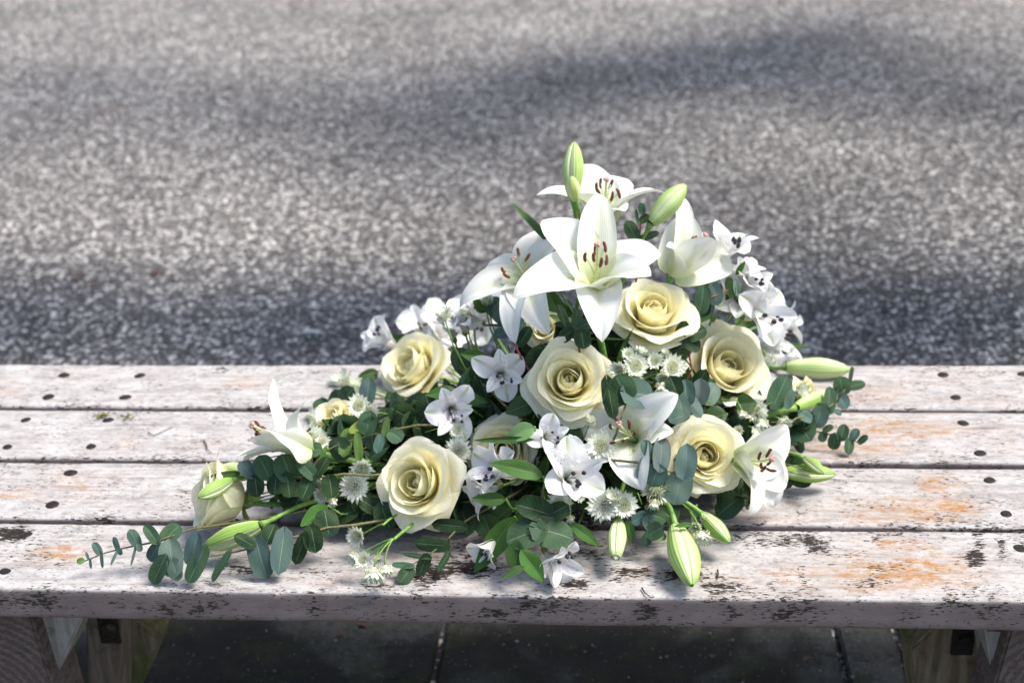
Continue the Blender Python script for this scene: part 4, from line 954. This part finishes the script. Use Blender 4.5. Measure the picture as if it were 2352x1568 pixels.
ASTR = [
 ('greenish white astrantia head below the rose under the open lily', [(1462, 838, 58, (.2, .1, 1), 0), (1443, 812, 32, (-.1, .4, .9), 1), (1420, 850, 42, (-.5, .1, .8), 2), (1458, 872, 42, (.0, -.7, .7), 1), (1472, 808, 30, (.3, .9, .4), 2)]),
 ('greenish white astrantia head between two roses above the eucalyptus discs', [(1547, 842, 60, (.3, .1, .9), 0), (1505, 828, 42, (-.2, .2, .9), 1), (1524, 868, 36, (-.2, -.5, .8), 2), (1528, 812, 26, (0, .8, .5), 4), (1522, 890, 44, (.0, -.9, .3), 2)]),
 ('pale astrantia head standing up beside the sideways lily cluster', [(786, 876, 56, (-.4, .8, .4), 2), (815, 888, 36, (.3, .7, .5), 2), (808, 902, 38, (.1, .2, .9), 1), (824, 930, 52, (.1, .2, .95), 0), (850, 946, 40, (.3, -.2, .9), 1)]),
 ('striped astrantia seen from behind beside the trumpet of the sideways lily', [(722, 962, 52, (.5, .6, -.5), 2), (726, 1000, 48, (.4, .5, -.4), 2), (740, 1014, 38, (.3, .3, .8), 1)]),
 ('astrantia head on the dark side between eucalyptus and the wide pale rose', [(832, 1078, 56, (.0, -.4, .9), 1), (812, 1118, 70, (-.3, .0, 1), 3), (702, 1052, 52, (-.8, -.1, .5), 2), (738, 1104, 36, (-.5, -.3, .5), 4), (736, 1138, 42, (-.6, -.3, .7), 1), (764, 1152, 30, (.2, -.9, .4), 4)]),
 ('round astrantia head in front of the shaded white lily', [(1380, 1022, 66, (.05, .1, 1), 0), (1356, 966, 36, (.2, .7, .4), 4)]),
 ('astrantia head between the wide pale rose and the shaded rose', [(1052, 1034, 62, (.1, .1, 1), 3), (1050, 988, 38, (.0, .2, .9), 1)]),
 ('astrantia head in the front row above the half-open bud', [(1285, 1156, 58, (-.1, .1, 1), 0), (1386, 1160, 72, (.0, .1, 1), 3), (1436, 1158, 62, (.1, .2, .9), 0), (1362, 1122, 44, (.1, -.6, .7), 1), (1412, 1142, 40, (-.2, .6, .7), 2), (1310, 1190, 26, (.0, -.8, .4), 4), (1330, 1140, 30, (.4, .3, .7), 1)]),
 ('half-closed astrantia head beside the pale eucalyptus discs', [(1494, 1122, 46, (-.6, .2, .5), 2), (1522, 1132, 46, (.5, -.3, .6), 2), (1503, 1156, 36, (-.2, -.8, .4), 4)]),
 ('astrantia head on a branching stem hanging over the front board', [(818, 1232, 52, (-.5, -.1, .8), 1), (858, 1318, 54, (.0, -.8, .3), 2), (834, 1284, 42, (-.1, .1, .95), 1), (886, 1308, 38, (.2, -.9, .3), 2), (868, 1284, 28, (.3, -.4, .6), 4), (812, 1280, 34, (-.6, -.3, .5), 2)]),
 ('astrantia head behind the small bud hanging over the front board', [(1612, 1232, 48, (.1, -.7, .5), 2), (1598, 1212, 34, (-.3, -.4, .7), 2), (1620, 1190, 30, (.2, .6, .5), 4)]),
 ('astrantia head beneath the full pale rose beside the side-facing lily', [(1736, 942, 56, (.0, .2, .9), 0), (1752, 962, 54, (.8, -.1, .4), 3), (1748, 974, 44, (.0, -.8, .3), 2), (1704, 950, 28, (-.1, -.8, .3), 4), (1744, 1016, 48, (.0, -.8, .5), 1), (1696, 988, 24, (-.2, .1, .9), 1), (1800, 970, 38, (.3, -.5, .5), 2), (1786, 990, 40, (.4, -.2, .7), 1), (1738, 996, 30, (.1, .5, .7), 2)]),
 ('astrantia head between the full pale rose and the long pale bud', [(1768, 838, 52, (.7, .3, .3), 2), (1772, 886, 36, (.0, -.6, .6), 4), (1838, 900, 44, (.6, .1, .6), 2)]),
 ('astrantia head poking up by the closed alstroemeria petals', [(1020, 724, 46, (-.2, .85, .3), 2), (1070, 718, 30, (.0, .8, .4), 2)]),
 ('astrantia head just under the left-pointing lily petal', [(1118, 688, 34, (-.1, .6, .6), 2)])]
for lab, items in ASTR:
    for (px, py, d, ax, v) in items:
        tgt = None; h = None
        if lab.startswith('astrantia head on a branching'):
            h = .030; tgt = on_z(905, 1238, ZB+.05) if py > 1260 else on_z(880, 1205, ZB+.055)
        elif py > 1200: h = .034
        make_astrantia(px, py, d, ax, lab, v, lab.replace('astrantia head', 'astrantia heads'), .010, h, tgt)
# the branching stem that carries the hanging heads
P0 = on_z(905, 1238, ZB+.05); st = thing('astrantia', 'forked green astrantia stalk hanging down below the wide pale rose', 'astrantia', P0)
new_obj('stalk', tube('stalk', sub(bez(P0, on_z(940, 1205, ZB+.04), on_z(990, 1180, ZB+.02), foam_point(), 12), P0), .0019, 8), M['stem'], st)
Pb = on_z(880, 1205, ZB+.055); new_obj('side_stalk', tube('side_stalk', sub(bez(Pb, on_z(915, 1170, ZB+.04), on_z(960, 1150, ZB+.03), foam_point(), 10), P0), .0014, 6), M['stem'], st)

# ---- leaves
def leaf_mesh(name, seed, round_=True, n=11, m=9, fold=.10, arch=.12):
    r_ = np.random.default_rng(seed); t = np.linspace(0, 1, n); s = np.linspace(-1, 1, m); P = np.zeros((n, m, 3)); a1 = r_.uniform(0, 6)
    if round_: prof = np.sqrt(np.clip(1-((t-.47)/.53)**2, 0, 1))**.88; prof[0] = .05; prof[-1] = .02
    else: prof = np.sin(np.pi*t**.78)**.9*.98+.04; prof[-1] = .01
    for j, sj in enumerate(s):
        P[:, j, 0] = .5*prof*sj; P[:, j, 1] = t+(-.05*abs(sj)**2*(1-t)**3*3 if round_ else 0)
        P[:, j, 2] = fold*abs(sj)*prof*.5-arch*(t-.2)**2+.025*np.sin(sj*3+a1+t*5)*prof+(-.012*math.exp(-(sj/.08)**2))
    U, V = np.meshgrid((s+1)/2, t); return grid_mesh(name, P, U, V)
EUC = [leaf_mesh('leaf', 40+i, True, fold=f, arch=a) for i, (f, a) in enumerate([(.10, .10), (.22, .16), (-.06, .12), (.16, -.10), (.30, .22)])]
LAN = [leaf_mesh('leaf', 60+i, False, n=15, fold=f, arch=a) for i, (f, a) in enumerate([(.25, .30), (.38, .15), (.2, -.12), (.30, .55)])]
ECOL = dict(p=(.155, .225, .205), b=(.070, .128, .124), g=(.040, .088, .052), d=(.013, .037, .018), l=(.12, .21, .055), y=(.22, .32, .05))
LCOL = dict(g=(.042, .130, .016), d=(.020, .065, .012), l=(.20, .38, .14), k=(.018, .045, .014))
def add_leaf(root, B, T, w, mesh, mat, color, up=None, name='leaf', minz=.004):
    """leaf of real size: base B, tip T, width w (metres), its face turned towards 'up'"""
    B = np.array(B, float); T = np.array(T, float)
    y = nrm(T-B); L = np.linalg.norm(T-B); u = nrm(up); z = u-y*(u@y); z = nrm(z) if np.linalg.norm(z) > 1e-5 else nrm(np.cross(y, [1, 0, .3])); x = np.cross(y, z)
    o = new_obj(name, mesh, M[mat], root, color)
    m = Matrix(((x[0]*w, y[0]*L, z[0]*min(w, L), B[0]), (x[1]*w, y[1]*L, z[1]*min(w, L), B[1]), (x[2]*w, y[2]*L, z[2]*min(w, L), B[2]), (0, 0, 0, 1)))
    o.matrix_parent_inverse = Matrix.Identity(4)
    o.matrix_local = root.matrix_world.inverted() @ m if False else Matrix.Translation(-Vector(root.location)) @ m
    return o
def jitter_col(c, a=.18):
    k = random.uniform(1-a, 1+a); return tuple(min(1, x*k*random.uniform(.94, 1.06)) for x in c)
VIEW = -FWD
def sprig(label, stem, leaves, group=None, h=None, off=.004, mat='euc', red=False, tofoam=True, rs=.0012, name='eucalyptus_sprig', cat='eucalyptus', hs=None):
    """stem: photo pixels along the twig (tip last); leaves: (centre x, centre y, width px, length px, heading deg on the photo, colour)"""
    S = []
    for i, p in enumerate(stem):
        if hs is not None: S.append(on_z(p[0], p[1], ZB+hs[0]+(hs[1]-hs[0])*i/max(1, len(stem)-1)))
        else: S.append(at(p[0], p[1], off))
    S = np.array(S)
    root = thing(name, label, cat, S[0], group)
    path = S
    if len(S) > 2:
        tt = np.linspace(0, 1, len(S)*4); path = np.stack([np.interp(tt, np.linspace(0, 1, len(S)), S[:, c]) for c in range(3)], -1)
        for _ in range(3): path[1:-1] = (path[:-2]+2*path[1:-1]+path[2:])/4
    if tofoam: path = np.vstack([stem_path(S[0], nrm(S[0]-S[-1]) if len(S) > 1 else np.array([0, .5, -1]), 8)[::-1][:-1], path])
    new_obj('stem', tube('stem', sub(path, S[0]), np.linspace(rs*1.5, rs*.6, len(path)), 6), M['red_stem' if red else ('euc_stem' if mat == 'euc' else 'stem')], root)
    for lf in leaves:
        cx, cy, w, l, hd, c = lf[:6]
        # nearest twig node gives the distance of the leaf
        pj = proj(path); k = int(np.argmin(np.linalg.norm(pj-np.array([cx, cy]), axis=1))); D = depth(path[k])-.002
        a = R(hd); dx, dy = math.cos(a), -math.sin(a)
        tilt = random.uniform(-.35, .45)*l
        B = pt(cx-dx*l/2, cy-dy*l/2, D+.000); T = pt(cx+dx*l/2, cy+dy*l/2, D-tilt*D/F0)
        B[2] = max(B[2], ZB+.006); T[2] = max(T[2], ZB+.004)
        up = nrm(VIEW+np.array([0, 0, .55])+rng.normal(0, .28, 3))
        pal = ECOL if mat == 'euc' else LCOL
        add_leaf(root, B, T, w*D/F0, random.choice(EUC if mat == 'euc' else LAN), mat, jitter_col(pal[c]), up)
    return root
EG = 'eucalyptus sprigs in the arrangement'
# heading: 0 = to the right, 90 = up on the photo
sprig('slender eucalyptus twig with paired tiny leaves lying out along the front board', [(440, 1214), (354, 1245), (313, 1252), (272, 1261), (234, 1271), (208, 1283), (187, 1290)],
 [(184, 1288, 15, 17, 200, 'l'), (200, 1275, 7, 18, 110, 'b'), (208, 1295, 7, 22, 275, 'b'), (222, 1258, 19, 30, 120, 'b'), (234, 1288, 8, 34, 275, 'b'), (266, 1247, 15, 32, 110, 'b'), (262, 1280, 7, 38, 245, 'b'), (276, 1268, 12, 14, 280, 'b'), (307, 1233, 28, 40, 118, 'b'), (307, 1274, 7, 52, 255, 'b'), (320, 1258, 16, 18, 290, 'b'), (346, 1224, 28, 48, 125, 'g'), (352, 1270, 30, 44, 240, 'b'), (362, 1246, 18, 44, 95, 'b'), (395, 1222, 46, 50, 45, 'g')], EG, hs=(.045, .020), rs=.0010)
sprig('long eucalyptus branch with large drooping grey leaves on the front board', [(753, 1211), (694, 1229), (636, 1242), (592, 1254), (542, 1267), (472, 1279), (416, 1284)],
 [(393, 1275, 60, 82, 100, 'p'), (446, 1258, 48, 72, 80, 'b'), (364, 1313, 40, 72, 245, 'g'), (402, 1310, 34, 50, 285, 'b'), (450, 1300, 40, 88, 245, 'g'), (506, 1303, 22, 78, 238, 'g'), (600, 1286, 56, 92, 285, 'b'), (646, 1270, 50, 98, 262, 'b'), (560, 1240, 30, 50, 150, 'd'), (690, 1262, 34, 70, 250, 'd'), (720, 1240, 46, 60, 280, 'd'), (750, 1196, 56, 60, 100, 'd'), (622, 1222, 40, 44, 70, 'd')], EG, hs=(.045, .030), rs=.0013)
sprig('dark row of round eucalyptus leaves below the sideways lily', [(790, 1088), (725, 1098), (672, 1094), (626, 1088), (590, 1092)],
 [(566, 1076, 40, 46, 130, 'b'), (606, 1070, 50, 56, 115, 'g'), (658, 1070, 62, 62, 110, 'g'), (702, 1074, 34, 58, 135, 'g'), (588, 1118, 42, 46, 275, 'd'), (632, 1114, 44, 46, 265, 'd'), (662, 1116, 40, 54, 280, 'd'), (704, 1122, 42, 56, 250, 'd'), (740, 1070, 40, 50, 60, 'd'), (760, 1120, 44, 50, 280, 'd')], EG, off=.02)
sprig('eucalyptus twig with pale paired leaves between the lily trumpet and the sideways rose', [(960, 976), (919, 984), (875, 992), (835, 1004), (779, 1019), (740, 1040)],
 [(795, 1012, 32, 60, 80, 'l'), (783, 1034, 52, 52, 290, 'g'), (822, 1022, 24, 64, 95, 'l'), (822, 978, 22, 40, 40, 'y'), (854, 1000, 48, 70, 275, 'g'), (886, 986, 18, 62, 80, 'l'), (870, 1020, 24, 42, 255, 'b'), (722, 1034, 40, 30, 190, 'g'), (738, 1058, 14, 62, 250, 'l'), (846, 968, 46, 52, 80, 'g'), (910, 1002, 40, 34, 320, 'g')], EG, off=.016)
sprig('small eucalyptus twig over the hidden pale rose', [(840, 915), (803, 925), (768, 940)],
 [(762, 939, 26, 52, 85, 'g'), (740, 934, 46, 44, 100, 'g'), (803, 940, 46, 46, 250, 'd'), (800, 905, 44, 36, 60, 'g'), (845, 895, 40, 58, 85, 'b'), (775, 915, 40, 46, 70, 'g'), (785, 962, 44, 50, 280, 'g')], EG, off=.03)
sprig('round blue-grey eucalyptus leaves on a red twig under the drooping lily petals', [(1178, 782), (1165, 763), (1149, 725), (1140, 712)],
 [(1135, 702, 44, 46, 110, 'b'), (1168, 724, 60, 62, 340, 'b'), (1157, 715, 14, 52, 30, 'p'), (1146, 747, 8, 64, 0, 'g'), (1152, 766, 30, 38, 195, 'b'), (1206, 770, 30, 48, 60, 'd'), (1190, 748, 30, 40, 20, 'b')], EG, off=.012, red=True)
sprig('dark eucalyptus leaves between the small alstroemeria flowers', [(1130, 900), (1095, 870), (1072, 850)], [(1060, 826, 50, 62, 115, 'd'), (1072, 864, 28, 44, 230, 'g'), (1100, 850, 40, 44, 60, 'd'), (1110, 890, 40, 50, 290, 'd')], EG, off=.008)
sprig('pair of broad grey eucalyptus discs beside the cup-shaped rose', [(1430, 950), (1440, 920), (1447, 896)], [(1466, 905, 76, 66, 350, 'b'), (1428, 888, 62, 60, 120, 'g'), (1402, 918, 36, 92, 280, 'd'), (1400, 905, 30, 60, 250, 'd')], EG, off=.022)
sprig('small eucalyptus leaves under the lowest petal of the broad lily', [(1330, 800), (1322, 770), (1325, 745)], [(1306, 748, 20, 70, 170, 'g'), (1338, 780, 40, 42, 280, 'd'), (1300, 770, 32, 40, 220, 'd'), (1345, 745, 30, 44, 20, 'g'), (1325, 728, 26, 40, 90, 'g'), (1290, 720, 30, 50, 110, 'd')], EG, off=.006, red=True)
sprig('cluster of blue-grey eucalyptus leaves below the full pale rose', [(1520, 940), (1545, 925), (1580, 912), (1628, 906)], [(1606, 898, 48, 56, 80, 'p'), (1634, 902, 42, 50, 60, 'p'), (1575, 898, 46, 56, 95, 'b'), (1566, 942, 42, 56, 280, 'p'), (1597, 934, 30, 58, 300, 'p'), (1553, 960, 52, 36, 200, 'b'), (1624, 919, 8, 32, 320, 'l'), (1547, 884, 42, 44, 110, 'd')], EG, off=.014)
sprig('four large pale eucalyptus discs in front of the low cream rose', [(1468, 1062), (1514, 1076), (1540, 1083), (1570, 1094)], [(1519, 1038, 46, 74, 85, 'p'), (1576, 1056, 52, 74, 85, 'p'), (1557, 1124, 64, 74, 255, 'p'), (1504, 1094, 56, 50, 250, 'b'), (1484, 1026, 30, 34, 110, 'b'), (1476, 1078, 30, 50, 250, 'b')], EG, off=.03)
sprig('two very large dull green eucalyptus leaves above the fallen alstroemeria', [(1246, 1130), (1243, 1157), (1240, 1190), (1237, 1218)], [(1204, 1228, 78, 88, 195, 'g'), (1274, 1223, 80, 94, 345, 'g'), (1224, 1168, 62, 80, 160, 'd'), (1280, 1172, 50, 60, 30, 'd')], EG, hs=(.085, .060))
sprig('little cluster of eucalyptus leaves between the hanging buds', [(1488, 1150), (1492, 1190), (1496, 1222)], [(1491, 1198, 34, 36, 120, 'b'), (1486, 1238, 26, 34, 240, 'g'), (1515, 1231, 22, 34, 0, 'l'), (1507, 1218, 42, 40, 30, 'g'), (1509, 1186, 40, 48, 340, 'g'), (1466, 1190, 30, 38, 210, 'b')], EG, hs=(.060, .035))
sprig('round green leaf hanging under the low cream rose', [(1660, 1090), (1672, 1108)], [(1678, 1133, 46, 46, 280, 'g'), (1654, 1140, 8, 50, 250, 'g')], EG, hs=(.05, .03))
sprig('thin twig of small dark eucalyptus leaves spread on the second board', [(1790, 985), (1818, 986), (1867, 988), (1914, 999), (1950, 1008), (1978, 1018)], [(1889, 1003, 22, 24, 250, 'g'), (1903, 983, 16, 24, 30, 'g'), (1916, 1016, 30, 38, 260, 'g'), (1936, 991, 28, 36, 75, 'g'), (1950, 1026, 25, 36, 265, 'g'), (1964, 996, 22, 28, 60, 'b'), (1983, 1008, 18, 26, 40, 'g'), (1855, 994, 24, 30, 270, 'd'), (1832, 1014, 26, 62, 290, 'd')], EG, hs=(.035, .016), red=True)
sprig('blue-green eucalyptus leaves fanned out behind the dark green bud', [(1830, 960), (1880, 948), (1912, 930), (1930, 905), (1952, 884)], [(1905, 916, 32, 60, 85, 'g'), (1936, 922, 34, 36, 300, 'b'), (1933, 884, 42, 40, 100, 'g'), (1968, 884, 24, 42, 10, 'g'), (1955, 858, 10, 36, 80, 'g'), (1893, 940, 24, 36, 330, 'g'), (1879, 961, 46, 48, 250, 'b'), (1846, 954, 32, 36, 150, 'b'), (1852, 972, 20, 52, 285, 'b'), (1920, 905, 30, 34, 60, 'd'), (1925, 947, 12, 20, 330, 'b')], EG, hs=(.07, .03))
sprig('single broad green eucalyptus leaf below the long pale bud', [(1760, 930), (1775, 925)], [(1793, 896, 50, 76, 65, 'g'), (1814, 914, 26, 42, 75, 'p')], EG, off=.02)
sprig('little dark eucalyptus tip on a red twig beside the slanting bud', [(1468, 575), (1469, 545), (1471, 512), (1477, 488)], [(1451, 529, 34, 50, 115, 'g'), (1493, 541, 18, 46, 20, 'g'), (1474, 478, 18, 24, 100, 'g'), (1482, 502, 24, 24, 40, 'd'), (1463, 495, 9, 32, 100, 'g')], EG, off=.0, red=True)
sprig('green eucalyptus leaves on a red twig crossing the flecked alstroemeria', [(1590, 700), (1608, 693), (1640, 680), (1674, 665)], [(1613, 684, 42, 62, 80, 'g'), (1643, 678, 38, 50, 285, 'b'), (1677, 657, 26, 44, 105, 'l'), (1693, 664, 16, 36, 280, 'p')], EG, off=.022, red=True)
sprig('dark eucalyptus leaves just below the large rose at the top', [(1580, 800), (1570, 780), (1556, 765)], [(1548, 777, 30, 46, 200, 'g'), (1567, 752, 28, 36, 60, 'd'), (1602, 764, 36, 46, 30, 'd'), (1520, 790, 36, 46, 200, 'd'), (1590, 790, 40, 46, 330, 'd')], EG, off=.0, red=True)
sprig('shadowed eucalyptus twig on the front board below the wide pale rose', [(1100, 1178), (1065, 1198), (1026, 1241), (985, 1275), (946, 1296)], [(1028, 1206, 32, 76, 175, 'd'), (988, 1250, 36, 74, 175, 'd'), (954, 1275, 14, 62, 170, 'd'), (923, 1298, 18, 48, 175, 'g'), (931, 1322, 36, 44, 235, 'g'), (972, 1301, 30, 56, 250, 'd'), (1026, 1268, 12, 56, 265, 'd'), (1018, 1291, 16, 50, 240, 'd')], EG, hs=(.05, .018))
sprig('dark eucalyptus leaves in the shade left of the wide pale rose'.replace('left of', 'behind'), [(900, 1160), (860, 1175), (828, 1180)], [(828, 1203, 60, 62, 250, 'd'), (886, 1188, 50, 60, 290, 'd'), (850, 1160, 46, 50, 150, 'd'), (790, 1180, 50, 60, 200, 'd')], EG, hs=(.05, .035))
# glossy lance-shaped leaves: (base, tip, width, colour)
def lance(label, items, off=.01, h=None, group='glossy lance-shaped leaves'):
    P = [at(b[0], b[1], off) if h is None else on_z(b[0], b[1], ZB+h) for b, t, w, c in items]
    root = thing('ruscus_sprig', label, 'foliage', P[0], group)
    S = stem_path(P[0], np.array([0, .4, -.6]), 8)
    new_obj('stem', tube('stem', sub(S, P[0]), .0013, 6), M['stem'], root)
    for B, (b, t, w, c) in zip(P, items):
        D = depth(B); L = math.hypot(t[0]-b[0], t[1]-b[1]); T = pt(t[0], t[1], D-random.uniform(0, .35)*L*D/F0)
        T[2] = max(T[2], ZB+.004)
        add_leaf(root, B, T, w*D/F0*1.15, random.choice(LAN), 'lance', jitter_col(LCOL[c], .12), nrm(VIEW+np.array([0, 0, .6])+rng.normal(0, .25, 3)))
lance('narrow dark lily leaf sticking up beside the broad lily', [((1258, 558), (1178, 462), 22, 'd')], .0)
lance('pointed dark leaf spearing out behind the sideways cream rose', [((972, 800), (887, 771), 32, 'd')], .01)
lance('twisted glossy leaves among the small alstroemeria flowers', [((1118, 824), (1057, 811), 26, 'g'), ((1095, 836), (1072, 880), 18, 'g'), ((1138, 838), (1103, 852), 12, 'g')], .018)
lance('glossy leaf between the sideways rose and the greyish alstroemeria', [((1052, 899), (976, 905), 28, 'g'), ((1050, 905), (1120, 925), 26, 'd')], .022)
lance('dark leaf tips showing behind the sideways rose over the bench', [((870, 854), (823, 876), 20, 'd'), ((868, 862), (828, 892), 16, 'd')], .01)
lance('upright green leaves beside the closed alstroemeria petals', [((1118, 716), (1086, 688), 26, 'd'), ((1062, 772), (1041, 749), 14, 'g'), ((1150, 730), (1120, 690), 24, 'd')], .008)
lance('pale green folded leaf across the shaded rose', [((1228, 980), (1160, 1008), 36, 'l'), ((1228, 1009), (1085, 1011), 14, 'd')], .05)
lance('glossy leaf lying over the pink-throated alstroemeria', [((1248, 1094), (1124, 1058), 38, 'g')], .055)
lance('short glossy leaf below the pink-tinged alstroemeria', [((1162, 1146), (1083, 1144), 28, 'g')], .035)
lance('long glossy leaves drooping onto the front board', [((1182, 1186), (1088, 1318), 46, 'g'), ((1196, 1262), (1250, 1337), 40, 'g'), ((1205, 1300), (1150, 1328), 18, 'd'), ((1190, 1240), (1180, 1318), 40, 'd')], h=.055)
lance('pointed leaf over the dark eucalyptus beside the long green bud', [((752, 1160), (690, 1210), 36, 'g'), ((700, 1130), (640, 1112), 30, 'd')], h=.06)
lance('narrow leaves falling forward between the front astrantia heads', [((1310, 1204), (1379, 1253), 26, 'g'), ((1322, 1132), (1300, 1190), 16, 'g'), ((1440, 1192), (1454, 1249), 20, 'd')], h=.05)
lance('thin leaf arching beyond the alstroemeria trumpet', [((1755, 788), (1860, 800), 17, 'd'), ((1690, 632), (1713, 599), 12, 'g'), ((1745, 770), (1790, 745), 22, 'd')], .01)
lance('narrow leaf lying across the ivory rose', [((556, 1086), (476, 1095), 15, 'd')], h=.09)
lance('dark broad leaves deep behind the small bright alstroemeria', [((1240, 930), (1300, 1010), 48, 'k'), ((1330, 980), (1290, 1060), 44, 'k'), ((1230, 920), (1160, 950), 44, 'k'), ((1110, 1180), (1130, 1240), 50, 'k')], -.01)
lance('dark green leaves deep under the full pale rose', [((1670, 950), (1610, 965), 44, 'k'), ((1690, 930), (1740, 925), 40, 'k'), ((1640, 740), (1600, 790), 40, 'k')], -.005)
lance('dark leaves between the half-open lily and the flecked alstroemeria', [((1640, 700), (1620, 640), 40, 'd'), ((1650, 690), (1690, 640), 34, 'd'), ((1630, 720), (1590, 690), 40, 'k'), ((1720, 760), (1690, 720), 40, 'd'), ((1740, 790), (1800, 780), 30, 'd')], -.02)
lance('thin curled leaf on the stem of the fat hanging bud', [((1600, 1160), (1590, 1206), 12, 'l'), ((1590, 1204), (1548, 1207), 12, 'g')], h=.05)

# ---- foliage deep inside, between the flowers
GAPS = [('tucked behind the broad lily and the roses near the top', 0), ('filling the gaps round the cup-shaped rose', 1), ('in the shade low at the front of the spray', 2), ('under the full pale rose and the long buds', 3), ('along the thin end behind the ivory rose', 4), ('packed round the sideways lily and the sideways rose', 5)]
def gap_of(x, y, h):
    if x < TAIL[1][0]+.02: return 4
    if x < XC-.17: return 5
    if x > XC+.12: return 3
    if h > .17: return 0
    return 2 if y < .20 else 1
n_f = 0
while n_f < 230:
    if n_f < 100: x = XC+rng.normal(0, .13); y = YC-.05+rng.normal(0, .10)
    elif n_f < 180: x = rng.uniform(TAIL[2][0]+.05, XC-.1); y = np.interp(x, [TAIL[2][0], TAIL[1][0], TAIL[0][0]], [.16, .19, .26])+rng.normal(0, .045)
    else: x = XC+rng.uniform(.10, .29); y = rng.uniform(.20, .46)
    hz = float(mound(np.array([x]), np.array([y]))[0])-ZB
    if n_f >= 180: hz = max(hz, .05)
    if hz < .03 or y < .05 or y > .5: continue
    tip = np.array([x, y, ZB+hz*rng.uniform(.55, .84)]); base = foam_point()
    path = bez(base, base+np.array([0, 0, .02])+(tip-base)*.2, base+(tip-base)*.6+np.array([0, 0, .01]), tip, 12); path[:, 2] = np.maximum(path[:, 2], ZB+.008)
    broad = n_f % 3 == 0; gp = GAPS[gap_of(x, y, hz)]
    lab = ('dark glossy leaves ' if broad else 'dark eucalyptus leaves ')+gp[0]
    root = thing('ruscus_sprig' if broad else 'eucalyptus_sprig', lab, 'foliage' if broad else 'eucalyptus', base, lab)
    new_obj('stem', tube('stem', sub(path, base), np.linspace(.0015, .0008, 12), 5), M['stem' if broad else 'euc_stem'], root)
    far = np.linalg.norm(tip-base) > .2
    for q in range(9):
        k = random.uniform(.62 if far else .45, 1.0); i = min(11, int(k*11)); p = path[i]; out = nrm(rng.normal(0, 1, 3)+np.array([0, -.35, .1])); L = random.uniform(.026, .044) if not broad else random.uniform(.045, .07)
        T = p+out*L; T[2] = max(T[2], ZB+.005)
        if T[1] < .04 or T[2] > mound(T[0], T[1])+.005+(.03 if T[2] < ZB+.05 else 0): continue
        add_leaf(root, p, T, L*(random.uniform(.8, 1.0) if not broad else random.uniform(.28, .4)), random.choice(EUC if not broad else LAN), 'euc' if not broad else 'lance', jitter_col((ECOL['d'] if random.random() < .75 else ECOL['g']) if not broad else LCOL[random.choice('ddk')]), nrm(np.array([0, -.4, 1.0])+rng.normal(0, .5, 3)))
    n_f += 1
# foam block in its tray, under everything
fo = thing('floral_foam', 'dark green foam block in a shallow tray beneath the flowers', 'floral foam', (FOAM[0], FOAM[1], ZB))
new_obj('tray', box_mesh('tray', -.13, .13, -.065, .065, .0005, .014, .004), M['tray'], fo)
new_obj('block', box_mesh('block', -.12, .12, -.055, .055, .0142, .085, .006), M['foam'], fo)

# ---- small litter on the boards and the path
def scrap(name, label, cat, px, py, z, wpx, lpx, rot, mat, group=None, curl=.5):
    P = on_z(px, py, z); s = depth(P)/F0; root_me = leaf_mesh(name, int(px), False, n=7, m=5, fold=.4, arch=curl)
    o = new_obj(name, root_me, M[mat]); o.location = P+np.array([0, 0, .003]); o.rotation_euler = (0, 0, R(rot)); o.scale = (wpx*s*1.6, lpx*s*1.6, lpx*s*.7)
    o['label'] = label; o['category'] = cat
    if group: o['group'] = group
scrap('leaf_scrap', 'pale green and white scrap lying on the asphalt path', 'litter', 690, 768, .006, 10, 36, -75, 'paper')
for (px, py, w, l, r_) in ((190, 642, 16, 30, 80), (345, 632, 14, 34, -60), (2112, 628, 12, 18, 40), (215, 658, 10, 16, 10)):
    scrap('fallen_leaf', 'reddish brown fallen leaf lying flat on the asphalt', 'leaf', px, py, .004, w*.8, l*.7, r_, 'deadleaf', 'fallen leaves on the asphalt', .2)
for (px, py, w, l, r_) in ((2075, 1492, 8, 16, 20), (845, 1438, 9, 18, 70), (790, 1452, 8, 15, 150), (1640, 1512, 6, 10, 40), (1845, 1520, 6, 16, -40)):
    scrap('fallen_leaf', 'rusty leaf fragment on the paving under the bench', 'leaf', px, py, .016, w, l, r_, 'deadleaf', 'leaf fragments under the bench', .3)
def twig(label, pts, r=.0009, mat='twig'):
    P = np.array([on_z(a, b, ZB+.0012+r) for a, b in pts]); o = new_obj('twig', tube('twig', sub(P, P[0]), np.linspace(r, r*.5, len(P)), 5), M[mat]); o.location = P[0]
    o['label'] = label; o['category'] = 'twig'
twig('thin dark twig with a hooked end on the second board', [(340, 992), (352, 1000), (375, 990), (396, 980)], .0008)
twig('short brown twig beside the trumpet of the sideways lily', [(468, 1010), (474, 1020), (476, 1032), (486, 1038)], .0010)
twig('short dark twig hanging over the front edge of the bench', [(1474, 1349), (1482, 1362), (1492, 1368)], .0010)
twig('little curved twig by the tip of the fat hanging bud', [(1648, 1308), (1650, 1316), (1648, 1328)], .0012)
for (px, py, lab) in ((232, 958, 'tuft of yellow-green moss next to a screw head'), (290, 960, 'small crumb of moss between two screw heads')):
    P = on_z(px, py, ZB); big = px < 250; parts = []
    for q in range(26 if big else 12):
        d = nrm(np.array([rng.normal(0, .9), rng.normal(0, .6), .5])); c = np.array([rng.normal(0, .006 if big else .004), rng.normal(0, .004), .0005])
        parts.append(tube_data([c, c+d*.004, c+d*.008+np.array([0, 0, -.001])], [.0009, .0007, .0002], 4))
    o = new_obj('moss_tuft', mesh_raw('moss_tuft', *join_data(parts)), M['moss']); o.location = P+np.array([0, 0, .0012]); o['label'] = lab; o['category'] = 'moss'
